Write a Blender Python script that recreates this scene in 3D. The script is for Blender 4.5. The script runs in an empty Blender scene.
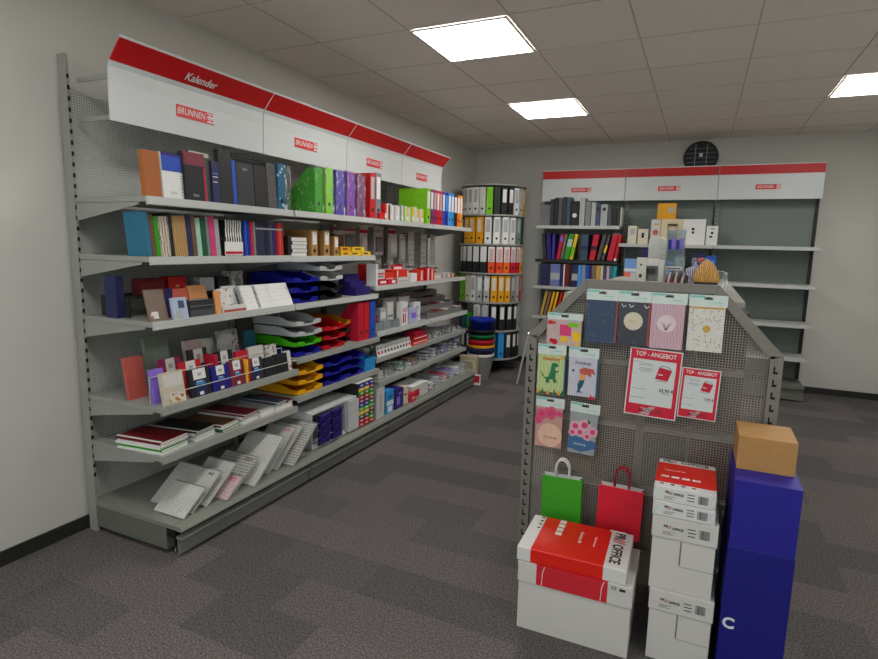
import bpy, bmesh, math, random
from mathutils import Matrix, Vector, Euler
random.seed(7)
PI = math.pi
COL = bpy.context.scene.collection
R90 = PI/2

# ------------------------------------------------------------------ materials
_M = {}
def lin(c):
    return tuple(((v/255)/12.92 if v/255 <= .04045 else (((v/255)+.055)/1.055)**2.4) for v in c)
def mat(name, rgb, rough=.55, metal=0., var=.06, scale=30., bump=0., spec=.4, alpha=1., coat=0.):
    if name in _M: return _M[name]
    m = bpy.data.materials.new(name); m.use_nodes = True
    nt = m.node_tree; b = nt.nodes['Principled BSDF']
    tc = nt.nodes.new('ShaderNodeTexCoord'); nz = nt.nodes.new('ShaderNodeTexNoise')
    nz.inputs['Scale'].default_value = scale; nz.inputs['Detail'].default_value = 3
    nt.links.new(tc.outputs['Object'], nz.inputs['Vector'])
    rp = nt.nodes.new('ShaderNodeValToRGB')
    l = lin(rgb)
    rp.color_ramp.elements[0].position = .3; rp.color_ramp.elements[1].position = .7
    rp.color_ramp.elements[0].color = tuple(max(0, v*(1-var)) for v in l)+(1,)
    rp.color_ramp.elements[1].color = tuple(min(1, v*(1+var)) for v in l)+(1,)
    nt.links.new(nz.outputs['Fac'], rp.inputs['Fac'])
    nt.links.new(rp.outputs['Color'], b.inputs['Base Color'])
    b.inputs['Roughness'].default_value = rough; b.inputs['Metallic'].default_value = metal
    b.inputs['Specular IOR Level'].default_value = spec
    b.inputs['Coat Weight'].default_value = coat
    if alpha < 1: b.inputs['Alpha'].default_value = alpha
    if bump:
        bp = nt.nodes.new('ShaderNodeBump'); bp.inputs['Strength'].default_value = bump
        bp.inputs['Distance'].default_value = .002
        nt.links.new(nz.outputs['Fac'], bp.inputs['Height']); nt.links.new(bp.outputs['Normal'], b.inputs['Normal'])
    _M[name] = m
    return m
def nd(nt, t, **k):
    n = nt.nodes.new(t)
    for a, v in k.items(): setattr(n, a, v)
    return n
def mth(nt, op, a, b=None):
    n = nd(nt, 'ShaderNodeMath', operation=op)
    for i, v in enumerate((a, b)):
        if v is None: continue
        if isinstance(v, (int, float)): n.inputs[i].default_value = v
        else: nt.links.new(v, n.inputs[i])
    return n.outputs[0]
def perforated(name, rgb, pitch, hole, a1, a2, see_through, dark=(30, 30, 28), rough=.5):
    """sheet metal with a square grid of square holes in the plane of axes a1, a2"""
    if name in _M: return _M[name]
    m = mat(name, rgb, rough, .0, .05, 8); nt = m.node_tree; b = nt.nodes['Principled BSDF']
    tc = nd(nt, 'ShaderNodeTexCoord'); sp = nd(nt, 'ShaderNodeSeparateXYZ'); nt.links.new(tc.outputs['Object'], sp.inputs[0])
    f = []
    for a in (a1, a2):
        fr = mth(nt, 'FRACT', mth(nt, 'DIVIDE', sp.outputs[a], pitch))
        f.append(mth(nt, 'LESS_THAN', mth(nt, 'ABSOLUTE', mth(nt, 'SUBTRACT', fr, .5)), hole/2))
    h = mth(nt, 'MULTIPLY', f[0], f[1])
    if see_through:
        nt.links.new(mth(nt, 'SUBTRACT', 1., h), b.inputs['Alpha'])
    else:
        mx = nd(nt, 'ShaderNodeMix', data_type='RGBA')
        src = b.inputs['Base Color'].links[0].from_socket
        nt.links.new(h, mx.inputs[0]); nt.links.new(src, mx.inputs[6]); mx.inputs[7].default_value = lin(dark)+(1,)
        nt.links.new(mx.outputs[2], b.inputs['Base Color'])
    return m
def printed(name, base, ink, kind='grid', s1=.02, s2=.012, rough=.45):
    """paper printed with table lines / text rows / speckles, in the local X-Z plane"""
    if name in _M: return _M[name]
    m = mat(name, base, rough, 0, .03, 20); nt = m.node_tree; b = nt.nodes['Principled BSDF']
    src = b.inputs['Base Color'].links[0].from_socket
    tc = nd(nt, 'ShaderNodeTexCoord'); sp = nd(nt, 'ShaderNodeSeparateXYZ'); nt.links.new(tc.outputs['Object'], sp.inputs[0])
    if kind == 'grid':
        a = mth(nt, 'LESS_THAN', mth(nt, 'FRACT', mth(nt, 'DIVIDE', sp.outputs[0], s1)), .10)
        c = mth(nt, 'LESS_THAN', mth(nt, 'FRACT', mth(nt, 'DIVIDE', sp.outputs[2], s2)), .18)
        h = mth(nt, 'MAXIMUM', a, c)
        nz = nd(nt, 'ShaderNodeTexNoise'); nz.inputs['Scale'].default_value = 160; nt.links.new(tc.outputs['Object'], nz.inputs[0])
        h = mth(nt, 'MAXIMUM', h, mth(nt, 'GREATER_THAN', nz.outputs['Fac'], .62))
        h = mth(nt, 'MULTIPLY', h, .55)
    elif kind == 'rows':
        c = mth(nt, 'LESS_THAN', mth(nt, 'FRACT', mth(nt, 'DIVIDE', sp.outputs[2], s2)), .45)
        nz = nd(nt, 'ShaderNodeTexNoise'); nz.inputs['Scale'].default_value = 1/s1; nt.links.new(tc.outputs['Object'], nz.inputs[0])
        h = mth(nt, 'MULTIPLY', c, mth(nt, 'GREATER_THAN', nz.outputs['Fac'], .48)); h = mth(nt, 'MULTIPLY', h, .8)
    elif kind == 'spots':
        v = nd(nt, 'ShaderNodeTexVoronoi'); v.inputs['Scale'].default_value = 1/s1; nt.links.new(tc.outputs['Object'], v.inputs['Vector'])
        h = mth(nt, 'LESS_THAN', v.outputs['Distance'], s2)
    elif kind == 'wave':
        v = nd(nt, 'ShaderNodeTexWave'); v.inputs['Scale'].default_value = 1/s1; v.inputs['Distortion'].default_value = 6
        v.inputs['Detail'].default_value = 2; nt.links.new(tc.outputs['Object'], v.inputs['Vector'])
        h = mth(nt, 'GREATER_THAN', v.outputs['Fac'], s2)
    mx = nd(nt, 'ShaderNodeMix', data_type='RGBA')
    nt.links.new(h, mx.inputs[0]); nt.links.new(src, mx.inputs[6]); mx.inputs[7].default_value = lin(ink)+(1,)
    nt.links.new(mx.outputs[2], b.inputs['Base Color'])
    return m
def film(name, tint=(235, 240, 240), mixv=.16):
    """clear crinkled plastic film"""
    if name in _M: return _M[name]
    m = bpy.data.materials.new(name); m.use_nodes = True; nt = m.node_tree; nt.nodes.clear()
    out = nd(nt, 'ShaderNodeOutputMaterial'); tr = nd(nt, 'ShaderNodeBsdfTransparent'); gl = nd(nt, 'ShaderNodeBsdfPrincipled')
    gl.inputs['Base Color'].default_value = lin(tint)+(1,); gl.inputs['Roughness'].default_value = .12
    mx = nd(nt, 'ShaderNodeMixShader'); tc = nd(nt, 'ShaderNodeTexCoord'); nz = nd(nt, 'ShaderNodeTexNoise')
    nz.inputs['Scale'].default_value = 30; nz.inputs['Detail'].default_value = 3; nz.inputs['Distortion'].default_value = 1.2
    mp = nd(nt, 'ShaderNodeMapping'); mp.inputs['Scale'].default_value = (1.3, 1, .45); nt.links.new(tc.outputs['Object'], mp.inputs[0]); nt.links.new(mp.outputs[0], nz.inputs[0])
    rp = nd(nt, 'ShaderNodeValToRGB'); rp.color_ramp.elements[0].position = .54; rp.color_ramp.elements[0].color = (mixv*.35,)*3+(1,)
    rp.color_ramp.elements[1].position = .70; rp.color_ramp.elements[1].color = (min(1, mixv*4.4),)*3+(1,)  # whiter noise streaks painted in as crease highlights
    bp = nd(nt, 'ShaderNodeBump'); bp.inputs['Strength'].default_value = .8; bp.inputs['Distance'].default_value = .01
    nt.links.new(nz.outputs['Fac'], rp.inputs[0]); nt.links.new(nz.outputs['Fac'], bp.inputs['Height']); nt.links.new(bp.outputs[0], gl.inputs['Normal'])
    nt.links.new(rp.outputs[0], mx.inputs[0]); nt.links.new(tr.outputs[0], mx.inputs[1]); nt.links.new(gl.outputs[0], mx.inputs[2])
    nt.links.new(mx.outputs[0], out.inputs[0]); _M[name] = m
    return m
def clearplastic(name, tint, mixv, rough=.15):
    if name in _M: return _M[name]
    m = bpy.data.materials.new(name); m.use_nodes = True; nt = m.node_tree; nt.nodes.clear()
    out = nd(nt, 'ShaderNodeOutputMaterial'); tr = nd(nt, 'ShaderNodeBsdfTransparent'); gl = nd(nt, 'ShaderNodeBsdfPrincipled')
    tr.inputs[0].default_value = lin(tint)+(1,)
    gl.inputs['Base Color'].default_value = lin(tint)+(1,); gl.inputs['Roughness'].default_value = rough
    nz = nd(nt, 'ShaderNodeTexNoise'); nz.inputs['Scale'].default_value = 12
    ad = mth(nt, 'ADD', mth(nt, 'MULTIPLY', nz.outputs['Fac'], .04), mixv)
    mx = nd(nt, 'ShaderNodeMixShader'); nt.links.new(ad, mx.inputs[0])
    nt.links.new(tr.outputs[0], mx.inputs[1]); nt.links.new(gl.outputs[0], mx.inputs[2]); nt.links.new(mx.outputs[0], out.inputs[0])
    _M[name] = m
    return m
C = dict(white=(225, 225, 222), offwhite=(206, 204, 196), cream=(214, 204, 182), black=(30, 30, 32), charcoal=(48, 48, 50), dgrey=(78, 79, 82),
         grey=(128, 129, 130), lgrey=(172, 174, 174), red=(200, 22, 30), dred=(110, 18, 28), crimson=(196, 22, 52), maroon=(118, 32, 52),
         burgundy=(128, 45, 62), navy=(34, 40, 84), blue=(36, 78, 178), royal=(24, 34, 150), deepblue=(20, 26, 120), lblue=(70, 150, 220), sky=(40, 140, 205),
         teal=(40, 110, 140), petrol=(20, 90, 110), green=(60, 160, 40), lime=(124, 196, 24), dgreen=(22, 84, 52), kellygreen=(50, 150, 28), mint=(168, 205, 188),
         yellow=(235, 190, 30), gold=(200, 160, 70), orange=(238, 110, 20), amber=(228, 160, 10), orangebrown=(166, 96, 44), kraft=(176, 132, 76),
         brown=(110, 78, 52), pink=(214, 60, 120), rose=(214, 170, 178), salmon=(232, 110, 88), peach=(226, 158, 100), purple=(120, 50, 150),
         violet=(70, 50, 160), lilac=(140, 110, 210), magenta=(150, 34, 90), plum=(120, 40, 100), indigo=(44, 26, 110), beige=(186, 170, 138),
         mocha=(120, 104, 88), blush=(196, 172, 168), paper=(222, 220, 212), kiwi=(90, 180, 30), slate=(58, 76, 100), coral=(190, 90, 80))
def cm(k, **kw):
    if not isinstance(k, str): return k
    if k in _M: return _M[k]
    return mat(k, C[k], **kw)
for k in ('white', 'paper', 'offwhite'): mat(k, C[k], .5, var=.02)

# ------------------------------------------------------------------ mesh builder
class MB:
    def __init__(s): s.v = []; s.f = []; s.m = []; s.X = Matrix.Identity(4)
    def _add(s, vs, fs, mi):
        o = len(s.v); s.v += [s.X @ Vector(p) for p in vs]
        for f in fs: s.f.append(tuple(i+o for i in f)); s.m.append(mi)
        return s
    def box(s, x0, x1, y0, y1, z0, z1, m=0):
        vs = [(x, y, z) for x in (x0, x1) for y in (y0, y1) for z in (z0, z1)]
        return s._add(vs, [(0, 1, 3, 2), (4, 6, 7, 5), (0, 4, 5, 1), (2, 3, 7, 6), (0, 2, 6, 4), (1, 5, 7, 3)], m)
    def prism(s, pts, a, lo, hi, m=0):
        """pts: 2-D outline, extruded along axis a ('x': pts=(y,z), 'y': pts=(x,z), 'z': pts=(x,y))"""
        n = len(pts); mk = {'x': lambda p, t: (t, p[0], p[1]), 'y': lambda p, t: (p[0], t, p[1]), 'z': lambda p, t: (p[0], p[1], t)}[a]
        vs = [mk(p, lo) for p in pts]+[mk(p, hi) for p in pts]
        fs = [tuple(range(n))[::-1], tuple(range(n, 2*n))]+[(i, (i+1) % n, (i+1) % n+n, i+n) for i in range(n)]
        return s._add(vs, fs, m)
    def tube(s, pts, r, seg=6, closed=False, m=0):
        pts = [Vector(p) for p in pts]; n = len(pts); rings = []
        for i, p in enumerate(pts):
            a = pts[i-1] if (i > 0 or closed) else p; b = pts[(i+1) % n] if (i < n-1 or closed) else p
            d = (b-a).normalized() if (b-a).length > 1e-9 else Vector((0, 0, 1))
            u = d.cross(Vector((0, 0, 1)));
            if u.length < .05: u = d.cross(Vector((0, 1, 0)))
            u.normalize(); w = d.cross(u)
            rings.append([p+u*(r*math.cos(t*2*PI/seg))+w*(r*math.sin(t*2*PI/seg)) for t in range(seg)])
        vs = [q for ring in rings for q in ring]; fs = []
        for i in range(n if closed else n-1):
            j = (i+1) % n
            for t in range(seg): fs.append((i*seg+t, i*seg+(t+1) % seg, j*seg+(t+1) % seg, j*seg+t))
        if not closed: fs += [tuple(range(seg))[::-1], tuple(range((n-1)*seg, n*seg))]
        return s._add(vs, fs, m)
    def lathe(s, prof, seg=24, c=(0, 0, 0), m=0, a0=0, a1=2*PI):
        full = abs(a1-a0-2*PI) < 1e-6; k = seg if full else seg+1; vs = []
        for r, z in prof:
            for t in range(k):
                th = a0+(a1-a0)*t/seg; vs.append((c[0]+r*math.cos(th), c[1]+r*math.sin(th), c[2]+z))
        fs = []
        for i in range(len(prof)-1):
            for t in range(seg):
                u = (t+1) % k
                fs.append((i*k+t, i*k+u, (i+1)*k+u, (i+1)*k+t))
        return s._add(vs, fs, m)
    def disc(s, x, z, r, y0, y1, seg=14, m=0):      # disc facing the viewer (-Y)
        return s.prism([(x+r*math.cos(t*2*PI/seg), z+r*math.sin(t*2*PI/seg)) for t in range(seg)], 'y', y0, y1, m)
    def build(s, name, mats, parent=None, bevel=0, smooth=False):
        me = bpy.data.meshes.new(name); me.from_pydata(s.v, [], s.f)
        if not isinstance(mats, (list, tuple)): mats = [mats]
        for q in mats: me.materials.append(cm(q))
        me.polygons.foreach_set('material_index', s.m)
        bm = bmesh.new(); bm.from_mesh(me); bmesh.ops.recalc_face_normals(bm, faces=bm.faces); bm.to_mesh(me); bm.free()
        if smooth: me.polygons.foreach_set('use_smooth', [True]*len(me.polygons))
        o = bpy.data.objects.new(name, me); COL.objects.link(o)
        if parent: o.parent = parent
        if bevel:
            b = o.modifiers.new('bevel', 'BEVEL'); b.width = bevel; b.segments = 2; b.limit_method = 'ANGLE'
        return o
def bx(name, m, parent, *a, bevel=0): return MB().box(*a).build(name, m, parent, bevel)
def tag(o, label, cat, group=None):
    o['label'] = label; o['category'] = cat
    if group: o['group'] = group
    return o
def thing(name, label, cat, loc=(0, 0, 0), rot=(0, 0, 0), group=None):
    o = bpy.data.objects.new(name, None); COL.objects.link(o); o.location = loc
    o.rotation_mode = 'XYZ'
    if isinstance(rot, (int, float)): rot = (0, 0, rot)
    # lean (about the thing's own axes) first, then turn
    o.rotation_euler = rot; o.empty_display_size = .05
    return tag(o, label, cat, group)
def struct(name, mb, m, parent=None, **k):
    o = mb.build(name, m, parent, **k)
    if parent is None: o['kind'] = 'structure'
    return o
def copy_thing(src, label, loc, rot, group=None):
    r = src.copy(); COL.objects.link(r); r.location = loc; r.rotation_euler = rot; r['label'] = label
    if group: r['group'] = group
    for ch in src.children:
        c = ch.copy(); COL.objects.link(c); c.parent = r
        for g in ch.children:
            d = g.copy(); COL.objects.link(d); d.parent = c
    return r
_txt = {}
def text(name, s, size, m, parent, loc, rot=(R90, 0, 0), shear=0, align='CENTER', ext=.0003, sx=1., bold=0):
    key = (s, size, shear, align, ext, sx, bold)
    if key not in _txt:
        cu = bpy.data.curves.new('lettering', 'FONT'); cu.body = s; cu.size = size; cu.shear = shear; cu.align_x = align
        cu.align_y = 'CENTER'; cu.extrude = ext; cu.resolution_u = 3; cu.offset = bold
        o = bpy.data.objects.new('t', cu); COL.objects.link(o)
        dg = bpy.context.evaluated_depsgraph_get(); me = bpy.data.meshes.new_from_object(o.evaluated_get(dg))
        bpy.data.objects.remove(o)
        for v in me.vertices: v.co.x *= sx
        me.name = 'lettering'; _txt[key] = me
    me = _txt[key].copy(); me.materials.clear(); me.materials.append(cm(m))
    o = bpy.data.objects.new(name, me); COL.objects.link(o); o.parent = parent; o.location = loc; o.rotation_euler = rot
    return o

# ------------------------------------------------------------------ measurements (metres; x from left wall, y into the shop)
H = 2.781; BACK = 7.27; RIGHT = 4.9; REAR = -2.6
UY = [1.78, 2.78, 3.78, 4.73, 5.66]           # bays of the left-wall shelving
steel = mat('painted_steel', (150, 151, 144), .45, .0, .03, 6)
steel_d = mat('painted_steel_base', (112, 114, 106), .42, .15, .05, 6)
rail_m = mat('price_rail', (186, 188, 184), .35, 0, .03, 5)
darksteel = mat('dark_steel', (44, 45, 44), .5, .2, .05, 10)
slotdark = mat('slot_dark', (14, 14, 14), .8)
chrome = mat('chrome', (190, 190, 190), .22, 1.)
wire_m = mat('white_wire', (205, 205, 200), .35, .2)

# ------------------------------------------------------------------ room shell
def carpet():
    m = mat('carpet', (99, 95, 94), .95, 0, .1, 350, .5, spec=.1); nt = m.node_tree; b = nt.nodes['Principled BSDF']
    src = b.inputs['Base Color'].links[0].from_socket
    tc = nd(nt, 'ShaderNodeTexCoord'); br = nd(nt, 'ShaderNodeTexBrick')
    br.offset = .5; br.inputs['Scale'].default_value = 1; br.inputs['Mortar Size'].default_value = .0
    br.inputs['Brick Width'].default_value = .5; br.inputs['Row Height'].default_value = .25; br.inputs['Bias'].default_value = 0
    br.inputs['Color1'].default_value = (0, 0, 0, 1); br.inputs['Color2'].default_value = (1, 1, 1, 1)
    mp = nd(nt, 'ShaderNodeMapping'); mp.inputs['Location'].default_value = (.18, .06, 0)
    nt.links.new(tc.outputs['Object'], mp.inputs[0]); nt.links.new(mp.outputs[0], br.inputs['Vector'])
    rp = nd(nt, 'ShaderNodeValToRGB'); rp.color_ramp.interpolation = 'CONSTANT'
    e = rp.color_ramp.elements; e[0].position = 0; e[0].color = (.78, .79, .78, 1); e[1].position = .28; e[1].color = (1.0, .97, .97, 1)
    for p, c in ((.5, (1.08, 1.03, 1.03, 1)), (.72, (.86, .86, .85, 1)), (.86, (1.03, .99, .99, 1))):
        q = e.new(p); q.color = c
    nt.links.new(br.outputs['Color'], rp.inputs[0])
    mx = nd(nt, 'ShaderNodeMix', data_type='RGBA', blend_type='MULTIPLY'); mx.inputs[0].default_value = 1
    nt.links.new(src, mx.inputs[6]); nt.links.new(rp.outputs[0], mx.inputs[7])
    # fine loop speckle
    nz = nd(nt, 'ShaderNodeTexNoise'); nz.inputs['Scale'].default_value = 120; nz.inputs['Detail'].default_value = 2
    nt.links.new(tc.outputs['Object'], nz.inputs[0])
    r2 = nd(nt, 'ShaderNodeValToRGB'); r2.color_ramp.elements[0].position = .35; r2.color_ramp.elements[0].color = (.6, .6, .6, 1)
    r2.color_ramp.elements[1].position = .65; r2.color_ramp.elements[1].color = (1.45, 1.45, 1.45, 1); nt.links.new(nz.outputs['Fac'], r2.inputs[0])
    m2 = nd(nt, 'ShaderNodeMix', data_type='RGBA', blend_type='MULTIPLY'); m2.inputs[0].default_value = 1
    nt.links.new(mx.outputs[2], m2.inputs[6]); nt.links.new(r2.outputs[0], m2.inputs[7]); nt.links.new(m2.outputs[2], b.inputs['Base Color'])
    return m
wallm = mat('wall_paint', (200, 198, 190), .85, 0, .015, 3, .05)
ceilm = mat('ceiling_tile', (236, 227, 219), .9, 0, .03, 60, .15)
gridm = mat('ceiling_grid_bar', (190, 182, 174), .6)
struct('floor', MB().box(0, RIGHT, REAR, BACK, -.08, 0), carpet())
struct('wall_left', MB().box(-.12, 0, REAR-.12, BACK+.12, -.08, H+.1), wallm)
struct('wall_back', MB().box(0, RIGHT, BACK, BACK+.12, -.08, H+.1), wallm)
struct('wall_right', MB().box(RIGHT, RIGHT+.12, REAR-.12, BACK+.12, -.08, H+.1), wallm)
struct('wall_front', MB().box(0, RIGHT, REAR-.12, REAR, -.08, .3).box(0, RIGHT, REAR-.12, REAR, 2.5, H+.1).box(0, .3, REAR-.12, REAR, .3, 2.5).box(RIGHT-.3, RIGHT, REAR-.12, REAR, .3, 2.5), wallm)
wf = struct('fill_window_1', MB().box(.3, RIGHT-.3, REAR-.09, REAR-.03, .3, .36).box(.3, RIGHT-.3, REAR-.09, REAR-.03, 2.44, 2.5).box(.3, .36, REAR-.09, REAR-.03, .36, 2.44).box(RIGHT-.36, RIGHT-.3, REAR-.09, REAR-.03, .36, 2.44).box(2.42, 2.48, REAR-.09, REAR-.03, .36, 2.44), mat('fill_window_frame', (150, 150, 150), .4))  # window added behind the camera to let in fill light
bx('pane', clearplastic('fill_window_glass', (240, 245, 245), .04, .02), wf, .36, RIGHT-.36, REAR-.065, REAR-.06, .36, 2.44)
struct('ceiling', MB().box(0, RIGHT, REAR, BACK, H, H+.1), ceilm)
g = MB(); LX, LY, T = 1.142, 3.151, .625
xs = [LX+k*T for k in range(-1, 7) if .05 < LX+k*T < RIGHT]; ys = [LY+k*T for k in range(-9, 7) if REAR < LY+k*T < BACK-.02]
for x in xs: g.box(x-.0035, x+.0035, REAR, BACK, H-.003, H)
for y in ys: g.box(0, RIGHT, y-.0022, y+.0022, H-.0027, H)
struct('trim_1', g, gridm)
struct('baseboard_back', MB().box(0, RIGHT, BACK-.012, BACK, 0, .07), darksteel)
struct('baseboard_left', MB().box(0, .012, REAR, BACK-.012, 0, .07), darksteel)

def emis(name, col, s):
    m = bpy.data.materials.new(name); m.use_nodes = True; nt = m.node_tree; b = nt.nodes['Principled BSDF']
    nz = nd(nt, 'ShaderNodeTexNoise'); nz.inputs['Scale'].default_value = 2
    b.inputs['Base Color'].default_value = (.8, .8, .8, 1); b.inputs['Emission Color'].default_value = col+(1,)
    nt.links.new(mth(nt, 'ADD', mth(nt, 'MULTIPLY', nz.outputs['Fac'], s*.04), s*.98), b.inputs['Emission Strength'])
    return m
lampm = emis('led_diffuser', (1, .985, .96), 11.)
whitemetal = mat('white_lamp_frame', (225, 225, 222), .4)
for (kx, ky, lb) in ((0, 0, 'larger looking square light panel, nearer one in the ceiling grid'), (0, 3, 'smaller looking square light panel, farther one near the back wall'),
                     (0, -4, 'square ceiling light panel behind the viewer over the left aisle'), (0, -8, 'square ceiling light panel near the shop entrance over the left aisle'),
                     (4, -4, 'square ceiling light panel over the aisle right of the gondola'), (4, 0, 'square ceiling light panel over the gondola at the right'),
                     (4, 3, 'square ceiling light panel near the back wall at the far right')):
    x, y = LX+kx*T+T/2, LY+ky*T+T/2
    t = thing('ceiling_light', lb, 'light', (x, y, H-.006))
    f = MB(); a, c = .3, .286
    f.box(-a, a, -a, -c, -.006, .002).box(-a, a, c, a, -.006, .002).box(-a, -c, -c, c, -.006, .002).box(c, a, -c, c, -.006, .002)
    f.build('frame', whitemetal, t); bx('diffuser', lampm, t, -c, c, -c, c, -.004, .001)

# ------------------------------------------------------------------ left-wall shelving
perf_yz = perforated('perforated_back', (188, 190, 184), .0125, .42, 1, 2, False, (90, 90, 86))
levels = [  # (front x, z top) per bay
    [(.575, 1.707), (.575, 1.438), (.575, 1.139), (.60, .735), (.59, .495)],
    [(.585, 1.707), (.545, 1.432), (.575, 1.139), (.59, .80), (.59, .55)],
    [(.585, 1.707), (.545, 1.193), (.57, .83), (.56, .62), (.585, .43)],
    [(.585, 1.707), (.535, 1.193), (.57, .83), (.56, .62), (.57, .43)]]
bayname = ['nearest bay of the left wall shelving, holding calendars and diaries', 'second bay of the left wall shelving, holding coloured letter trays',
           'third bay of the left wall shelving, under the small price rails of boxes', 'farthest bay of the left wall shelving, ending before the round carousel']
def slots(mb, x0, x1, y, z0, z1, step, m, face='x'):
    z = z0
    while z < z1:
        if face == 'x': mb.box(x0, x1, y-.006, y+.006, z, z+.02, m)
        z += step
for b in range(4):
    y0, y1 = UY[b], UY[b+1]; L = y1-y0
    t = thing('shelving_bay', bayname[b], 'shelf', (0, y0, 0), 0)
    for yy in ([0.0] if b < 3 else [0.0, L]):
        u = MB().box(.03, .088, yy-.014 if yy else 0, yy+.014 if not yy else yy, 0.0, 2.36)
        slots(u, .0882, .0895, yy+.007 if not yy else yy-.007, .3, 2.3, .05, 1); u.build('upright', [steel, slotdark], t)
    bx('back_panel', perf_yz, t, .045, .05, .015, L-.015, .16, 2.2)
    for i, (xf, z) in enumerate(levels[b]):
        s = MB().box(.09, xf, .003, L-.003, z-.024, z)
        for yy in (.006, L-.01): s.prism([(.09, z-.024), (xf-.05, z-.024), (xf-.05, z-.035), (.09, z-.11)], 'y', yy, yy+.004)
        so = s.build('shelf', steel, t, .0015)
        r = MB().prism([(xf, z-.036), (xf+.004, z-.038), (xf+.014, z-.034), (xf+.010, z+.002), (xf, z+.002)], 'y', .004, L-.004)
        r.build('price_rail', rail_m if i < 3 else steel, so)  # lower rails take darker steel: weaker light put into the colour
        if b == 0 and i == 3:                       # wire fence of the diary shelf
            w = MB(); zz = z
            w.tube([(xf+.004, .02, zz), (xf+.016, .02, zz+.05), (xf+.016, .06, zz+.065), (xf+.016, L-.03, zz+.065), (xf-.02, L-.012, zz+.065), (xf-.3, L-.012, zz+.065)], .0022, 6)
            w.tube([(xf-.10, .03, zz+.13), (xf-.10, L-.03, zz+.13)], .002, 6)
            for yy in (.03, L-.03): w.tube([(xf-.10, yy, zz+.001), (xf-.10, yy, zz+.13)], .002, 6)
            w.build('wire_fence', wire_m, so)
    dk = MB().box(.05, .665, .002, L-.002, .144, .165)
    dk.prism([(.665, .143), (.702, .141), (.704, .146), (.694, .1655), (.665, .165)], 'y', .002, L-.002)
    dk.box(.642, .650, .003, L-.003, .165, .169)
    d = dk.build('base_deck', mat('deck_steel', (138, 139, 130), .42, .1, .04, 5), t)
    bx('gap_shade_strip', slotdark, t, .60, .655, .004, L-.004, .100, .1435)  # near-black strip standing in for the shade of the gap under the deck
    if b == 0:
        w = MB()
        for k in range(14):
            ya = .03+k*.068; w.tube([(.60, ya, .17), (.60, ya, .215), (.60, ya+.05, .215), (.60, ya+.05, .17)], .0016, 5)
        w.build('wire_divider', wire_m, d)
    bx('side_box', steel_d, t, .05, .598, .004, .05, .03, .1435)
    k = MB().box(.668, .677, .006, L-.006, .022, .100).prism([(.660, .100), (.700, .097), (.702, .104), (.660, .110)], 'y', .006, L-.006)
    k.build('kick_plate', mat('kick_steel', (132, 133, 128), .35, .25, .03, 5), t)
    ft = MB()
    for yy in (.05, L-.05): ft.lathe([(.0, 0), (.018, 0), (.018, .006), (.007, .008), (.007, .03)], 10, (.60, yy, 0.0))
    ft.build('levelling_foot', chrome, t)
    if b == 3: MB().prism([(.05, 0.02), (.677, .02), (.69, .16), (.05, .16)], 'y', L-.002, L+.012).build('end_cap', steel_d, t)

# header panels (curved canopy), red band at the top
redband = mat('red_band', (196, 20, 24), .45, 0, .02)
panelw = mat('header_white', (208, 212, 210), .32, 0, .015, 4)
logo_red = mat('logo_red', (214, 40, 44), .4, 0, .02)
def logo(parent, x, y, z, rz, w=.20, h=.048, n=-1):
    """maker's plate: slanted white letters and a small square emblem on red, read along local X"""
    o = MB().box(-w/2, w/2, -.003, 0, -h/2, h/2).build('logo_plate', logo_red, parent); o.location = (x, y, z); o.rotation_euler = (0, 0, rz)
    text('lettering', 'BRUNNEN', h*.78, 'white', o, (-w*.12, -.0035, 0), shear=.25, sx=w/.245*.82)
    e = MB(); q = h*.38
    for i in (0, 1):
        for j in (0, 1):
            cx, cz = w*.355+i*q*1.12, -q*.56+j*q*1.12
            e.prism([(cx-q/2, cz-q/2), (cx+q/2, cz-q/2), (cx+q/2, cz+q*.1), (cx+q*.1, cz+q*.1), (cx+q*.1, cz-q*.15), (cx-q/2, cz-q*.15)], 'y', -.0042, -.003)
            e.box(cx-q/2, cx+q/2, -.0042, -.003, cz+q*.28, cz+q*.5)
    e.build('emblem', 'white', o)
    return o
HY = [1.80, 2.80, 3.70, 4.57, 5.42]
prof = [(.345, 2.05), (.347, 2.22), (.352, 2.285), (.364, 2.307), (.402, 2.352), (.44, 2.392), (.446, 2.398)]
def band(lo, hi, off, a, b): return [(x+off, z) for x, z in prof[a:b]]
hl = ['white and red header panel lettered Kalender, nearest on left wall', 'second header panel on the left wall, above the magazine files',
      'third header panel on the left wall, above the thin books', 'farthest header panel on the left wall, ending at the corner']
for b in range(4):
    y0, y1 = HY[b], HY[b+1]; L = y1-y0
    t = thing('header_panel', hl[b], 'sign', (0, y0, 0), 0)
    s = MB().prism(prof[:4]+[(x-.006, z) for x, z in prof[:4]][::-1], 'y', .003, L-.003); s.build('white_panel', panelw, t, smooth=False)
    p2 = prof[3:6]; s = MB().prism(p2+[(x-.006, z+.004) for x, z in p2][::-1], 'y', .005, L-.005); s.build('red_band', redband, t)
    s = MB().prism([prof[5], prof[6], (prof[6][0]-.006, prof[6][1]+.006), (prof[5][0]-.006, prof[5][1]+.006)], 'y', .002, L-.002)
    s.prism([(.366, 2.306), (.4465, 2.3985), (.44, 2.402), (.36, 2.312)], 'y', L-.004, L-.001); s.build('white_trim', 'white', t)
    for yy in (.03, L-.035):
        MB().box(.088, .344, yy, yy+.005, 2.06, 2.08).build('bracket', steel, t); MB().box(.088, .338, yy, yy+.005, 2.24, 2.26).build('bracket', steel, t)
    logo(t, .346, [.488, .418, .404, .405][b], [2.172, 2.170, 2.168, 2.158][b], R90, .245, .060)
    if b == 0:
        text('lettering', 'Kalender', .060, 'white', t, (.3985, .487, 2.335), rot=(math.radians(130), 0, R90), shear=.15, sx=.92, bold=.0006)

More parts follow.
